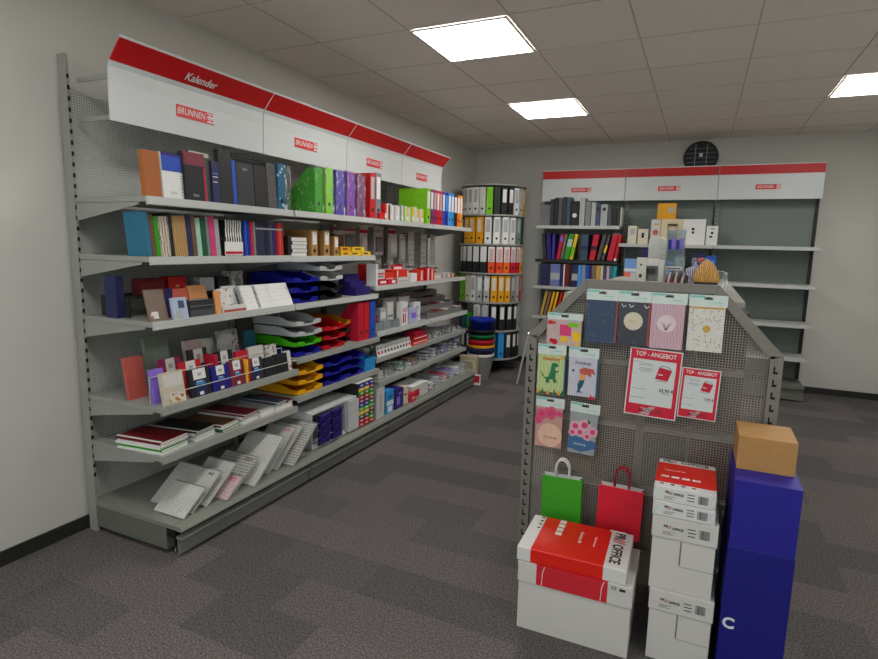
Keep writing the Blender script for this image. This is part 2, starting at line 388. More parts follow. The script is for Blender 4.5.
# ------------------------------------------------------------------ goods: builders
# every item is built facing -Y: X to the viewer's right, Y away, origin at the bottom centre of its front
LWR = R90
def LW(x, y, z, lx=0., ly=0., rz=0.): return dict(loc=(x, y, z), rot=(lx, ly, R90+rz))
def band_pts(n, w): return
def block(parent, w, d, h, cover, pages='paper', out='cover', th=.003):
    """a bound block: cover shell + page block (d = depth away from viewer)"""
    c = MB()
    if out == 'cover':
        c.box(-w/2, w/2, 0, th, 0, h).box(-w/2, w/2, d-th, d, 0, h).box(-w/2, -w/2+th, th, d-th, 0, h)
        pg = (-w/2+th, w/2-.003, th, d-th, .002, h-.003)
    else:
        c.box(-w/2, -w/2+th, 0, d, 0, h).box(w/2-th, w/2, 0, d, 0, h).box(-w/2+th, w/2-th, 0, th, 0, h)
        pg = (-w/2+th, w/2-th, th, d-.004, .002, h-.003)
    o = c.build('cover', cover, parent); bx('page_block', pages, parent, *pg)
    return o
def mark(parent, x0, x1, z0, z1, m, y=0., name='label_strip', t=.0008): return bx(name, m, parent, x0, x1, y-t, y, z0, z1)
def spiral_ring(parent, h, x, d, m='charcoal', n=18, vertical=True, w=0, r=None):
    s = MB(); r = r or d*.7+.002
    for k in range(n):
        q = (k+.5)/n
        if vertical: s.tube([(x+r*math.cos(a), d/2+r*math.sin(a), .006+q*(h-.012)) for a in [i*PI/4 for i in range(8)]], .0012, 4, True)
        else: s.tube([(-w/2+q*w, d/2+r*math.sin(a), h-.002+r*math.cos(a)) for a in [i*PI/4 for i in range(8)]], .0012, 4, True)
    return s.build('spiral_binding', m, parent)
def calendar(label, P_, w, h, d=.018, cover='black', top=None, toph=.05, spiral='right', txt=None, txtz=.03, mk=(), name='desk_calendar', cat='calendar', group=None, txtc='lgrey', txts=.018):
    t = thing(name, label, cat, group=group, **P_)
    block(t, w, d, h, cover)
    if top: mark(t, -w/2, w/2, h-toph, h, top, name='cover_band')
    if spiral == 'right': spiral_ring(t, h, w/2, d)
    if spiral == 'left': spiral_ring(t, h, -w/2, d)
    if spiral == 'top': spiral_ring(t, h, 0, d, vertical=False, w=w)
    if txt: text('lettering', txt, txts, txtc, t, (0, -.0012, txtz))
    for (a, b_, c_, e, m) in mk: mark(t, a*w, b_*w, c_*h, e*h, m, -.0001)
    return t
def slim(label, P_, w, h, d, cover, pages='paper', band=None, name='notebook', cat='notebook', group=None):
    t = thing(name, label, cat, group=group, **P_); block(t, w, d, h, cover, pages, 'spine', min(.003, w*.2))
    if band: mark(t, -w/2, w/2, h*band[0], h*band[1], band[2], name='spine_label')
    return t
def binder(label, P_, w, h, d, cover, lab='white', name='ring_binder', cat='binder', group=None, two=None, frame=False):
    t = thing(name, label, cat, group=group, **P_)
    c = MB().box(-w/2, -w/2+.003, 0, d, 0, h).box(w/2-.003, w/2, 0, d, 0, h).box(-w/2+.003, w/2-.003, 0, .003, 0, h)
    c.build('cover', cover, t)
    if two: mark(t, -w/2, w/2, h*.42, h, two, name='spine_panel')
    y = -.0009 if two else 0
    if lab:
        o = mark(t, -w*.34, w*.34, h*.44, h*.92, lab, y, name='spine_label')
        if frame:
            text('lettering', frame, w*.3, 'black', o, (0, y-.001, h*.86)); bx('rule', 'dgrey', o, -w*.28, w*.28, y-.0012, y-.0008, h*.55, h*.557)
    r = MB().disc(0, h*.2, min(.014, w*.24), y-.0022, y-.0002, 12); r.build('finger_hole', 'black', t)
    bx('page_block', 'paper', t, -w/2+.006, w/2-.012, .012, d-.02, .004, h-.02)
    return t
def flat_book(label, P_, w, d, th, cover, name='notebook', group=None, cat='notebook', mk=(), pages='paper', stripe=None):
    """lying flat; w along X, d away from the viewer, spine at the left"""
    t = thing(name, label, cat, group=group, **P_)
    q = .0016
    MB().box(-w/2, w/2, 0, d, 0, q).box(-w/2, w/2, 0, d, th-q, th).box(-w/2, -w/2+q, 0, d, q, th-q).build('cover', cover, t)
    bx('page_block', pages, t, -w/2+q, w/2-.002, .002, d-.002, q, th-q)
    for (a, b_, c_, e, m) in mk: bx('label_strip', m, t, a*w, b_*w, c_*d, e*d, th, th+.0006)
    return t
def carton(label, P_, w, d, h, m, name='box', cat='box', group=None, mk=(), topm=None, side=None, bevel=0, txt=None):
    t = thing(name, label, cat, group=group, **P_)
    bx('body', m, t, -w/2, w/2, 0, d, 0, h, bevel=bevel)
    if topm: bx('lid', topm, t, -w/2, w/2, 0, d, h, h+.0012)
    for (a, b_, c_, e, mm) in mk: mark(t, a*w, b_*w, c_*h, e*h, mm, -.0001, name='printed_panel')
    if side: bx('side_print', side, t, -w/2-.0008, -w/2, d*.08, d*.92, h*.08, h*.92)
    if txt: text('lettering', txt[0], txt[1], txt[2], t, (0, -.002, h*txt[3]))
    return t
def tray(label, P_, w, d, m, h=.058, name='letter_tray', cat='tray', group=None):
    """letter tray: floor, side walls sweeping down to the front, low rear wall, scooped front with two wings"""
    t = thing(name, label, cat, group=group, **P_)
    s = MB().box(-w/2, w/2, .02, d, 0, .003)
    side = [(.0, .016), (.02, .0), (d, .0), (d, h), (.16, h), (.10, h*.86), (.05, h*.55), (.0, .030)]
    for sg in (-1, 1): s.prism(side, 'x', min(sg*w/2, sg*(w/2-.003)), max(sg*w/2, sg*(w/2-.003)))
    s.box(-w/2+.003, w/2-.003, d-.003, d, .003, h)
    for sg in (-1, 1):
        for yy in (.13, d-.03): s.box(min(sg*(w/2-.009), sg*(w/2-.003)), max(sg*(w/2-.009), sg*(w/2-.003)), yy, yy+.012, h-.006, h+.0055)
    s.build('tray_body', m, t)
    f = MB()
    for sg in (-1, 1):
        q = [(sg*w/2, .008), (sg*w*.20, .0), (sg*w*.14, .004), (sg*w*.20, .026), (sg*w*.34, .034), (sg*w/2, .032)]
        n0 = len(f.v); f.prism(q, 'y', -.003, .0)
    f.box(-w*.2, w*.2, -.003, 0, 0, .007); f.prism([(-.003, .006), (.0, .006), (.02, .0), (.02, .003), (.0, .009)], 'x', -w/2+.003, w/2-.003)
    f.build('front_lip', m, t)
    return t
def magfile(label, P_, w, h, d, m, bag=None, name='magazine_file', group=None):
    t = thing(name, label, 'file holder', group=group, **P_)
    side = [(0, 0), (d, 0), (d, h*.36), (d*.78, h*.5), (d*.42, h*.86), (d*.3, h*.97), (d*.22, h), (0, h)]
    s = MB()
    for sg in (-1, 1): s.prism(side, 'x', min(sg*w/2, sg*(w/2-.003)), max(sg*w/2, sg*(w/2-.003)))
    s.box(-w/2+.003, w/2-.003, 0, .003, 0, h).box(-w/2+.003, w/2-.003, d-.003, d, 0, h*.36).box(-w/2+.003, w/2-.003, .003, d-.003, 0, .003)
    s.build('body', m, t, .001)
    MB().disc(0, h*.22, .013, -.0012, -.0002).build('finger_hole', 'charcoal', t)
    if bag: crumple('plastic_wrap', bag, t, -w/2-.004, w/2+.004, -.012, d+.004, .001, h+.012, side, w)
    return t
def crumple(name, m, parent, x0, x1, y0, y1, z0, z1, side=None, w=0, n=7, amp=.006):
    """creased plastic film skin following a box or a slanted side profile"""
    rnd = random.Random(len(bpy.data.objects)); s = MB()
    if side:
        cy = sum(p[0] for p in side)/len(side); cz = sum(p[1] for p in side)/len(side)
        ol = []
        for i in range(len(side)):
            a, b_ = side[i], side[(i+1) % len(side)]
            k = max(1, int(math.hypot(b_[0]-a[0], b_[1]-a[1])/.03))
            for j in range(k): ol.append((a[0]+(b_[0]-a[0])*j/k, a[1]+(b_[1]-a[1])*j/k))
        ol = [(cy+(p[0]-cy)*1.07+rnd.uniform(-amp, amp)*.5, max(.0015, cz+(p[1]-cz)*1.05+rnd.uniform(-amp, amp)*.5)) for p in ol]
        n1 = len(ol); rings = [[(x, p[0]+rnd.uniform(-amp, amp)*.4, max(.0015, p[1]+rnd.uniform(-amp, amp)*.4)) for p in ol] for x in (x0, (x0+x1)/2, x1)]
        vs = [q for r in rings for q in r]; fs = []
        for i in range(2):
            for j in range(n1): fs.append((i*n1+j, i*n1+(j+1) % n1, (i+1)*n1+(j+1) % n1, (i+1)*n1+j))
        for sx, i in ((x0-.001, 0), (x1+.001, 2)):
            c0 = len(vs); vs.append((sx+rnd.uniform(-amp, amp)*.3, cy, cz))
            mid = [(sx+rnd.uniform(-amp, amp)*.35, cy+(p[1]-cy)*.55, max(.002, cz+(p[2]-cz)*.55)) for p in rings[i]]
            m0 = len(vs); vs += mid
            for j in range(n1):
                fs.append((i*n1+j, i*n1+(j+1) % n1, m0+(j+1) % n1, m0+j)); fs.append((m0+j, m0+(j+1) % n1, c0))
        s._add(vs, fs, 0)
    else:
        pts = []
        def P(u, v, ax, side_):
            return None
        nx = n; vs = []; idx = {}
        def vid(i, j, k):
            key = (i, j, k)
            if key not in idx:
                x = x0+(x1-x0)*i/nx; y = y0+(y1-y0)*j/nx; z = z0+(z1-z0)*k/nx
                q = (x+rnd.uniform(-amp, amp), y+rnd.uniform(-amp, amp), z if k == 0 else z+rnd.uniform(-amp, amp))
                idx[key] = len(vs); vs.append(q)
            return idx[key]
        fs = []
        for i in range(nx):
            for j in range(nx):
                for a in (0, nx):
                    fs.append((vid(a, i, j), vid(a, i+1, j), vid(a, i+1, j+1), vid(a, i, j+1)))
                    fs.append((vid(i, a, j), vid(i+1, a, j), vid(i+1, a, j+1), vid(i, a, j+1)))
                    fs.append((vid(i, j, a), vid(i+1, j, a), vid(i+1, j+1, a), vid(i, j+1, a)))
        s._add(vs, fs, 0)
    return s.build(name, m, parent)
def diary(label, P_, w, h, d, cover, band='white', bandw=.5, lab2='navy', name='diary', group=None):
    """cover-out book wrapped in a white paper sleeve with a dark title block"""
    t = thing(name, label, 'diary', group=group, **P_); block(t, w, d, h, cover)
    if band:
        o = mark(t, -w*bandw/2, w*bandw/2, h*.62, h*1.0, band, name='paper_sleeve')
        bx('emblem', 'lgrey', o, -w*.1, w*.1, -.0014, -.0008, h*.74, h*.86)
        if lab2:
            q = mark(t, -w*bandw/2, w*bandw/2, 0.004, h*.62, lab2, name='title_block')
            bx('title', 'sky', q, -w*bandw*.36, w*bandw*.36, -.0014, -.0008, h*.42, h*.5); bx('title', 'white', q, -w*bandw*.3, w*bandw*.2, -.0014, -.0008, h*.52, h*.55)
            bx('price_label', 'white', q, -w*.1, w*.1, -.0014, -.0008, .006, h*.16)
    return t
def bag(label, P_, w, d, h, m, inner=None, name='plastic_packet', cat='packet', group=None, n=5):
    """soft plastic packet: crumpled film skin, contents inside"""
    t = thing(name, label, cat, group=group, **P_)
    if inner:
        rnd = random.Random(int(w*1e5)+int(h*1e4)+len(bpy.data.objects)); s = MB()
        for k in range(6):
            a = rnd.uniform(-w*.42, -w*.05); z = .004+k*h*.145; s.box(a, a+w*.45, d*.10+rnd.uniform(0, d*.12), d*.86, z, z+h*.125, k % 2 if isinstance(inner, (list, tuple)) else 0)
        s.build('contents', inner, t)
    crumple('film', m, t, -w/2, w/2, .0, d, .0008, h, n=n, amp=min(.006, h*.12, w*.1)); return t
def blister(label, P_, w, h, card, head, bump=None, hook=.10, name='hanging_pack', cat='pack', group=None, txt=None, rows=0):
    """pack on a peg: origin at top centre of the card front, card hangs down"""
    t = thing(name, label, cat, group=group, **P_)
    s = MB().box(-w/2, w/2, 0, .0012, -h, -.018).box(-w/2, -.012, 0, .0012, -.018, 0).box(.012, w/2, 0, .0012, -.018, 0).box(-.012, .012, 0, .0012, -.005, 0); s.build('card', card, t)
    mark(t, -w/2, w/2, -h*.2 if h < .3 else -.05, -.022, head, name='printed_header')
    if rows:
        s = MB()
        for k in range(rows): z = -h+.02+k*(h-.1)/rows; s.box(-w*.38, w*.38, -.006, -.0002, z, z+(h-.1)/rows*.6)
        s.build('product', bump, t)
    elif bump: MB().box(-w*.34, w*.34, -.014, -.0002, -h*.88, -h*.34).build('product', bump, t, .003)
    bx('peg_hook', chrome, t, -.002, .002, -.02, hook, -.012, -.008)
    return t

# ------------------------------------------------------------------ top shelf, nearest bay: desk calendars
Z1 = 1.7075; bk = -.06
p_flor = printed('floral_teal', (40, 96, 128), (170, 200, 215), 'spots', .03, .3)
p_weave = printed('woven_grey', (92, 86, 84), (60, 56, 56), 'spots', .006, .45)
p_zebra = printed('zebra_print', (225, 224, 218), (30, 30, 32), 'wave', .06, .5)
p_marble = printed('marbled_cream', (206, 196, 178), (120, 100, 84), 'wave', .05, .8)
p_floral = printed('floral_white', (214, 210, 204), (150, 120, 120), 'spots', .022, .38)
p_zig = printed('zigzag_grey', (150, 148, 150), (225, 225, 225), 'wave', .02, .6)
p_kraft = printed('kraft_dots', (186, 150, 96), (140, 104, 60), 'wave', .04, .85)
G = 'desk calendars on the top shelf'
calendar('tan brown organiser at the very left end of top shelf', LW(.53, 1.865, Z1, bk), .085, .21, .03, 'orangebrown', spiral=None, name='organiser', cat='organiser')
calendar('white spiral calendar with bright blue top on the top shelf', LW(.53, 1.975, Z1, bk), .115, .215, .02, 'white', top='blue', toph=.085, txt='2024', txtc='lgrey', mk=[(-.5, .5, .93, 1., 'indigo')])
calendar('black spiral calendar with wide burgundy top, lettered 2024, top shelf', LW(.53, 2.106, Z1, bk), .135, .238, .024, 'black', top='burgundy', toph=.062, spiral='left', txt='2024', mk=[(.42, .5, 0, .72, 'crimson')])
calendar('narrow dark grey calendar standing beside the burgundy topped one', LW(.52, 2.196, Z1, bk), .036, .225, .03, 'dgrey', spiral='right')
calendar('white topped grey calendar standing behind the burgundy one, top shelf', LW(.44, 2.225, Z1, bk), .13, .262, .018, 'charcoal', top='offwhite', toph=.09, spiral=None)
calendar('narrow navy calendar with small white lines, top shelf', LW(.53, 2.242, Z1, bk), .048, .215, .02, 'navy', spiral=None, mk=[(-.4, .3, .62, .64, 'white'), (-.4, .2, .5, .52, 'white'), (-.4, .4, .7, .72, 'lblue')])
calendar('tallest plain black calendar on the top shelf', LW(.53, 2.312, Z1, bk), .086, .284, .03, 'black', spiral=None)
calendar('slim blue calendar spine between two black calendars, top shelf', LW(.53, 2.371, Z1, bk), .026, .24, .05, 'blue', spiral=None)
calendar('wide black calendar with small white 2024 near its top', LW(.53, 2.453, Z1, bk), .128, .25, .022, 'charcoal', spiral='top', txt='2024', txtz=.20)
calendar('charcoal calendar with top spiral right of the wide 2024 one', LW(.53, 2.573, Z1, bk), .102, .252, .022, 'black', spiral='top')
calendar('grey brown woven textured organiser, right part of the top shelf', LW(.53, 2.666, Z1, bk), .075, .262, .04, p_weave, spiral=None, name='organiser', cat='organiser')
binder('teal blue floral ring binder, left of the clear wrapped pack', LW(.53, 2.742, Z1), .062, .27, .24, p_flor, None)
wrapf = film('clear_wrap'); 
t = bag('clear wrapped pale pack at the right end of calendar shelf', LW(.53, 2.808, Z1), .045, .2, .265, wrapf, ['offwhite', 'lgrey'])

# top shelf, second bay: magazine files in film
Z = 1.7075
for (y, w, h, m, lb, wr) in ((3.07, .075, .285, 'kellygreen', 'green slanted magazine file in film, leftmost of the wrapped files', film('green_wrap', (200, 240, 170), .14)),
                         (3.185, .08, .30, 'lime', 'lime green magazine file in film beside the darker green one', wrapf),
                         (3.31, .10, .30, 'violet', 'blue violet magazine file in film between lime and purple ones', wrapf),
                         (3.44, .10, .305, 'purple', 'purple magazine file in film right of the blue violet one', film('lilac_wrap', (210, 190, 235), .2)),
                         (3.57, .10, .30, 'plum', 'plum purple magazine file in film, rightmost of the wrapped files', wrapf)):
    magfile(lb, LW(.555, y, Z), w, h, .25, m, wr)
binder('tall bright red binder right of the purple magazine files', LW(.55, 3.742, Z), .07, .335, .26, 'red', 'lgrey')
binder('tall grey binder next to the red one on the top shelf', LW(.55, 3.826, Z), .075, .345, .2, 'grey', 'white')
carton('small red box standing in front of the tall grey binder', LW(.575, 3.84, Z), .07, .02, .05, 'red')

# top shelf, far bays: thin books and binders
cols = ['red', 'cream', 'dred', 'offwhite', 'white', 'lgrey', 'cream', 'white', 'grey', 'offwhite', 'lime', 'cream', 'yellow', 'offwhite', 'lime', 'yellow', 'cream', 'offwhite', 'yellow', 'lgrey', 'cream', 'yellow']
y = 3.89; rnd = random.Random(3)
for k, c in enumerate(cols):
    w = rnd.uniform(.024, .036); h = rnd.uniform(.115, .135)
    n = sum(1 for q in cols[:k] if q == c)
    word = {'lgrey': 'light grey', 'offwhite': 'off-white', 'dred': 'dark red', 'lime': 'lime green'}.get(c, c)
    neigh = cols[k-1] if k else 'grey'
    pos = ['leftmost', 'second from the left', 'third from the left', 'fourth from the left', 'fifth from the left', 'sixth from the left'][n]
    lb = f'{word} booklet before the green binder, top shelf' + (f', {pos} of its colour' if cols.count(c) > 1 else '')
    slim(lb, LW(.57, y+w/2, Z), w-.002, h, .19, c, band=(.1, .4, 'white') if k % 3 == 0 else None, name='booklet', cat='booklet', group='thin booklets on the top shelf'); y += w
y = 4.62
for (m, w, lb, lab_) in (('lime', .075, 'lime green binder with large visible side, leftmost of the top shelf binders', 'white'), ('plum', .068, 'purple binder directly right of the lime green one, top shelf', 'white'),
                    ('magenta', .068, 'magenta purple binder left of the red binders, top shelf', 'blush'), ('crimson', .062, 'crimson binder, left one of the red pair on top shelf', 'white'), ('red', .062, 'bright red binder, right one of the red pair on top shelf', 'blush'),
                    ('blue', .068, 'blue binder right of the red pair, top shelf', 'white'), ('royal', .068, 'deep blue binder between two paler blue ones, top shelf', 'lblue'), ('lblue', .075, 'light blue binder on the top shelf', 'white'), ('sky', .068, 'sky blue binder left of the black one, top shelf', 'white'),
                    ('black', .085, 'black binder left of the orange ones, top shelf', 'white'), ('orange', .07, 'orange binder next to the black one, top shelf', 'white'), ('amber', .065, 'orange yellow binder at the far end of the top shelf', 'white')):
    binder(lb, LW(.575, y+w/2, Z), w-.003, .312, .285, m, lab_, group='binders on the top shelf'); y += w

# ------------------------------------------------------------------ second shelf, nearest bay: notebooks
Z2 = 1.4385; y = 1.80
row = [('teal', .02, 'teal notebook'), ('brown', .022, 'brown notebook'), ('kellygreen', .024, 'green notebook'), (p_marble, .056, 'thick cream marbled notebook'), ('black', .02, 'slim black notebook'),
       (p_kraft, .078, 'wide kraft coloured notebook'), ('navy', .03, 'navy notebook'), ('brown', .026, 'brown notebook right of the navy one'), ('mint', .03, 'mint green notebook'), ('dgreen', .032, 'dark green notebook'),
       ('grey', .022, 'grey notebook left of the pink one'), ('pink', .034, 'pink notebook'), ('lgrey', .03, 'light grey notebook')]
for m, w, lb in row:
    slim(f'{lb} leaning on the second shelf', LW(.53, y+w/2+.02, Z2, 0, math.radians(-5)), w-.002, .195+.01*math.sin(y*50), .14, m, group='leaning notebooks on the second shelf'); y += w+.001
for k in range(7):
    slim(['zebra striped notebook', 'zebra striped notebook'][0]+' in the banded pack, '+['leftmost', 'second from left', 'third from left', 'middle', 'third from right', 'second from right', 'rightmost'][k], LW(.53, 2.292+k*.0172, Z2), .016, .19, .14, p_zebra, group='zebra striped notebook pack')
t = thing('paper_sleeve', 'white paper sleeve with red stripe around the zebra striped notebooks', 'sleeve', **LW(.533, 2.344, Z2))
MB().box(-.066, .066, -.0012, 0, .004, .075).build('band', 'white', t); bx('red_stripe', 'crimson', t, -.062, .062, -.002, -.0012, .01, .024)
y = 2.432
for m, w, lb in (('blue', .022, 'blue notebook right of the zebra pack'), ('royal', .024, 'deep blue notebook right of the zebra pack'), ('red', .022, 'red notebook among the blue ones'), ('grey', .02, 'grey notebook after the red one'),
                 ('navy', .024, 'navy slim notebook, first of the dark row'), ('charcoal', .024, 'charcoal slim notebook, first in dark row'), ('navy', .022, 'navy slim notebook, second of the dark row'), ('black', .024, 'black slim notebook mid dark row'),
                 ('navy', .022, 'navy slim notebook, third of the dark row'), ('dgrey', .022, 'dark grey slim notebook in the dark row'), ('indigo', .022, 'indigo slim notebook left of the red ones'), ('dred', .02, 'dark red slim notebook, leftmost of the red ones'),
                 ('red', .018, 'red slim notebook, second of the red ones'), ('coral', .018, 'coral slim notebook, third of the red ones'), ('red', .018, 'red slim notebook, last of the red ones')):
    slim(f'{lb}, second shelf', LW(.53, y+w/2, Z2, 0, math.radians(-3.)), w-.003, .19, .13, m, band=(.78, .83, 'lgrey') if y > 2.5 else None, group='slim notebooks at the right of the second shelf'); y += w
# second shelf, second bay
Z22 = 1.4325
for k in range(5):
    flat_book('white boxed pad lying flat, '+['bottom', 'second from bottom', 'middle', 'second from top', 'top'][k]+' of the second shelf stack', LW(.53, 2.90+.006*(k % 2), Z22+k*.0235), .15, .20, .0225, 'charcoal' if k % 2 else 'white', name='boxed_pad', cat='pad', group='white pads stacked on the second shelf')
    if k == 0: pass
slim('black notebook standing at the left of the white pad stack', LW(.53, 2.806, Z22), .03, .125, .2, 'black')
for k, (y, m) in enumerate(((3.055, 'kraft'), (3.19, 'kraft'), (3.30, 'kraft'))):
    binder('small kraft brown file box, '+['left', 'middle', 'right'][k]+' one of three on the second shelf', LW(.53, y, Z22), [.062, .062, .05][k], [.168, .168, .135][k], .22, mat('kraft_box', C['kraft'], .7), 'white', name='file_box', cat='file box', group='kraft file boxes', frame='A')
for k, (x, y, z, m, w) in enumerate(((.535, 3.41, 0, 'yellow', .11), (.535, 3.53, 0, 'yellow', .15), (.535, 3.68, 0, 'yellow', .12), (.525, 3.42, .032, 'amber', .12), (.53, 3.58, .032, 'yellow', .16))):
    carton(['yellow flat pack lying left in the lower layer', 'yellow flat pack in the middle of lower layer', 'yellow flat pack at the shelf end, lower layer', 'amber flat pack on top of the left yellow one', 'yellow flat pack on top at the right'][k]+', second shelf',
           LW(x, y, Z22+z), w, .15, .03, m, name='flat_pack', cat='pack', mk=[(-.3, .2, .3, .7, 'brown')], group='yellow packs on the second shelf')
carton('taller kraft box standing behind the yellow flat packs', LW(.34, 3.44, Z22), .11, .09, .14, 'kraft', mk=[(-.3, .3, .3, .8, 'white')])
carton('small brown box behind the yellow packs, near shelf end', LW(.34, 3.62, Z22), .10, .09, .15, 'brown')

# ------------------------------------------------------------------ third shelf, nearest bay: cards, pads, riser
Z3 = 1.1395
t = thing('card_riser', 'dark step riser at the back of the third shelf', 'riser', **LW(.36, 2.13, Z3)); 
MB().box(-.30, .30, 0, .2, .09, .1).box(-.30, -.29, 0, .2, 0, .09).box(.29, .30, 0, .2, 0, .09).build('platform', darksteel, t)
calendar('mocha brown tall card at the left end of the third shelf', LW(.55, 1.845, Z3, -.25), .10, .15, .01, 'mocha', spiral=None, name='greeting_card', cat='card', mk=[(-.4, .0, .08, .3, p_floral)])
calendar('pale blue notepad in front on the third shelf', LW(.575, 1.95, Z3, -.2), .085, .105, .015, (mat('pale_blue', (170, 185, 205))), spiral=None, name='notepad', cat='pad', mk=[(-.1, .3, .5, .85, 'slate'), (-.35, .1, 0, .4, 'lgrey')])
t = calendar('black lined box of cards in front on the third shelf', LW(.575, 2.075, Z3), .15, .085, .05, 'charcoal', spiral=None, name='card_box', cat='box', mk=[(-.5, .5, 0, .4, 'dgrey'), (-.5, .5, .62, .66, 'grey')])
for k, (y, m, lb) in enumerate(((1.905, 'red', 'small red card'), (1.93, 'navy', 'small navy card'), (1.95, 'indigo', 'small indigo card'))):
    calendar(lb+' at the left behind the pale blue notepad', LW(.49, y+.01, Z3, -.15, .1), .03, .142, .01, m, spiral=None, name='greeting_card', cat='card')
calendar('glittery coral orange card behind the black card box', LW(.50, 2.02, Z3, -.3), .12, .142, .012, 'salmon', spiral=None, name='greeting_card', cat='card')
calendar('peach orange card right of the coral one', LW(.50, 2.145, Z3, -.28), .115, .152, .012, 'peach', spiral=None, name='greeting_card', cat='card')
calendar('peach narrow card at the right of the black card box', LW(.575, 2.185, Z3, -.1), .035, .12, .012, 'peach', spiral=None, name='greeting_card', cat='card')
for k, (y, m, lb) in enumerate(((2.255, p_floral, 'white floral card'), (2.33, 'white', 'plain white card'), )):
    calendar(lb+' between peach card and white pads', LW(.56-.03*k, y, Z3, -.25), .10, .13+.01*k, .012, m, spiral=None, name='greeting_card', cat='card', mk=[(-.3, .3, .1, .25, 'blush')])
t = thing('card_packet', 'white card packet with coral strip lying in front of floral card', 'packet', **LW(.582, 2.29, Z3))
bx('card', 'white', t, -.08, .08, .0, .012, 0, .04); mark(t, -.08, .08, .004, .018, 'coral', 0)
for k, (y, w) in enumerate(((2.43, .115), (2.545, .11), (2.685, .19))):
    calendar(['left one', 'middle one', 'large right one'][k]+' of three white lined notepads on the third shelf', LW(.575, y, Z3, -.42, 0, 0), w, .145, .02, 'white', spiral=['left', 'left', None][k], name='notepad', cat='pad', group='white notepads leaning on the third shelf',
             mk=[(-.4, .4, .3, .305, 'lgrey'), (-.4, .4, .45, .455, 'lgrey'), (-.4, .4, .6, .605, 'lgrey'), (-.4, .4, .75, .755, 'lgrey')])
carton('red gift box with gold mark on the riser', LW(.33, 2.14, Z3+.1005), .11, .07, .085, 'red', name='gift_box', mk=[(-.1, .1, .35, .5, 'gold'), (-.5, .5, 0, .1, 'white')])
carton('dark red box on the riser left of the red gift box', LW(.34, 1.99, Z3+.1005), .13, .08, .08, 'dred', name='gift_box')
carton('navy box at the back left of the third shelf', LW(.33, 1.81, Z3), .04, .08, .2, 'navy', name='gift_box')
carton('grey zigzag patterned box on the right end of riser', LW(.34, 2.33, Z3+.1005), .10, .08, .075, p_zig, name='gift_box')
carton('black small box behind the pads, next to zigzag box', LW(.30, 2.49, Z3), .08, .08, .17, 'charcoal', name='gift_box')
carton('pale printed box behind the white notepads', LW(.30, 2.60, Z3), .09, .08, .2, p_floral, name='gift_box', mk=[(-.2, .2, .5, .8, 'grey')])

# ------------------------------------------------------------------ letter trays (stacks)
tb = mat('tray_blue', (22, 24, 142), .28, spec=.5); tg = clearplastic('tray_smoke', (176, 176, 174), .82, .3)
tw = mat('tray_light_grey', (186, 187, 186), .35); tk = mat('tray_black', (18, 16, 20), .3); tr_ = mat('tray_red', (186, 16, 30), .3)
tgr = mat('tray_green', (70, 176, 20), .3); ty = mat('tray_yellow', (236, 168, 16), .3); tor = mat('tray_orange', (226, 150, 20), .3)
def stack(x, y, z, items, w=.255, d=.345, pitch=.0645, place='', group='', rz=0.):
    n = len(items)
    for k, (m, c) in enumerate(items):
        pos = 'only' if n == 1 else ('bottom' if k == 0 else 'top' if k == n-1 else ['', 'second from bottom', 'third from bottom', 'fourth from bottom'][k])
        tray(f'{c} letter tray, {pos} of the {place}', LW(x+.004*k*(k < 3), y, z+k*pitch, 0, 0, rz), w, d, m, group=group)
gt = 'letter trays stacked on the shelves'
stack(.56, 2.915, Z3, [(tb, 'royal blue')]*3, place='blue stack on the third shelf', group=gt)
stack(.56, 3.19, Z3, [(tk, 'black'), (tk, 'black'), (tw, 'light grey'), (tw, 'light grey')], place='black and grey stack, third shelf', group=gt)
# purple desk organiser
t = thing('desk_organiser', 'dark purple stepped desk organiser at the end of third shelf', 'organiser', **LW(.56, 3.60, Z3))
s = MB()
for k, (hh, yy) in enumerate(((.06, 0), (.10, .05), (.15, .10))):
    s.box(-.10, .10, yy, yy+.003, 0, hh); s.box(-.10, -.097, yy, yy+.05, 0, hh+.0).box(.097, .10, yy, yy+.05, 0, hh)
    for q in (-.033, .033): s.box(q-.0015, q+.0015, yy, yy+.05, 0, hh-.01)
s.box(-.10, .10, 0, .153, 0, .003).box(-.10, .10, .150, .153, 0, .15); s.build('compartments', 'indigo', t)
tray('smoky grey letter tray lying alone behind the purple organiser', LW(.37, 3.60, Z3), .25, .25, tw, group=gt)
Z42 = .8005
stack(.575, 2.925, Z42, [(tb, 'royal blue'), (tgr, 'bright green'), (tw, 'light grey'), (tw, 'light grey')], place='grey topped stack, fourth shelf', group=gt)
stack(.575, 3.20, Z42, [(tr_, 'red')]*3, place='red stack on the fourth shelf', group=gt)
stack(.50, 3.42, Z42, [(tk, 'black'), (mat('tray_brown', (70, 50, 44), .3), 'brown'), (tor, 'yellow orange')], w=.17, place='stack beside the red magazine files', group=gt)  # lowest tray is black to stand in for the shadow below the brown one
for k, (m, y) in enumerate((('crimson', 3.545), ('red', 3.625), ('blue', 3.715))):
    magfile(['crimson magazine file with finger hole, left of the bright red one', 'bright red magazine file beside the blue one, fourth shelf', 'blue magazine file at the end of the fourth shelf'][k], LW(.575, y, Z42), .074, .285, .25, m)
Z52 = .5505
stack(.575, 2.935, Z52, [(ty, 'yellow')]*3, place='yellow stack on the fifth shelf', group=gt)
stack(.575, 3.21, Z52, [(tb, 'royal blue')]*3, place='left blue stack, fifth shelf', group=gt)
stack(.565, 3.47, Z52, [(tb, 'royal blue')]*3, w=.24, place='right blue stack, fifth shelf', group=gt)
t = thing('pen_box', 'open light blue plastic box at the end of fifth shelf', 'box', **LW(.575, 3.68, Z52))
MB().box(-.07, .07, 0, .1, 0, .003).box(-.07, .07, 0, .003, .003, .10).box(-.07, .07, .097, .1, .003, .10).box(-.07, -.067, .003, .097, .003, .10).box(.067, .07, .003, .097, .003, .10).build('body', 'sky', t)

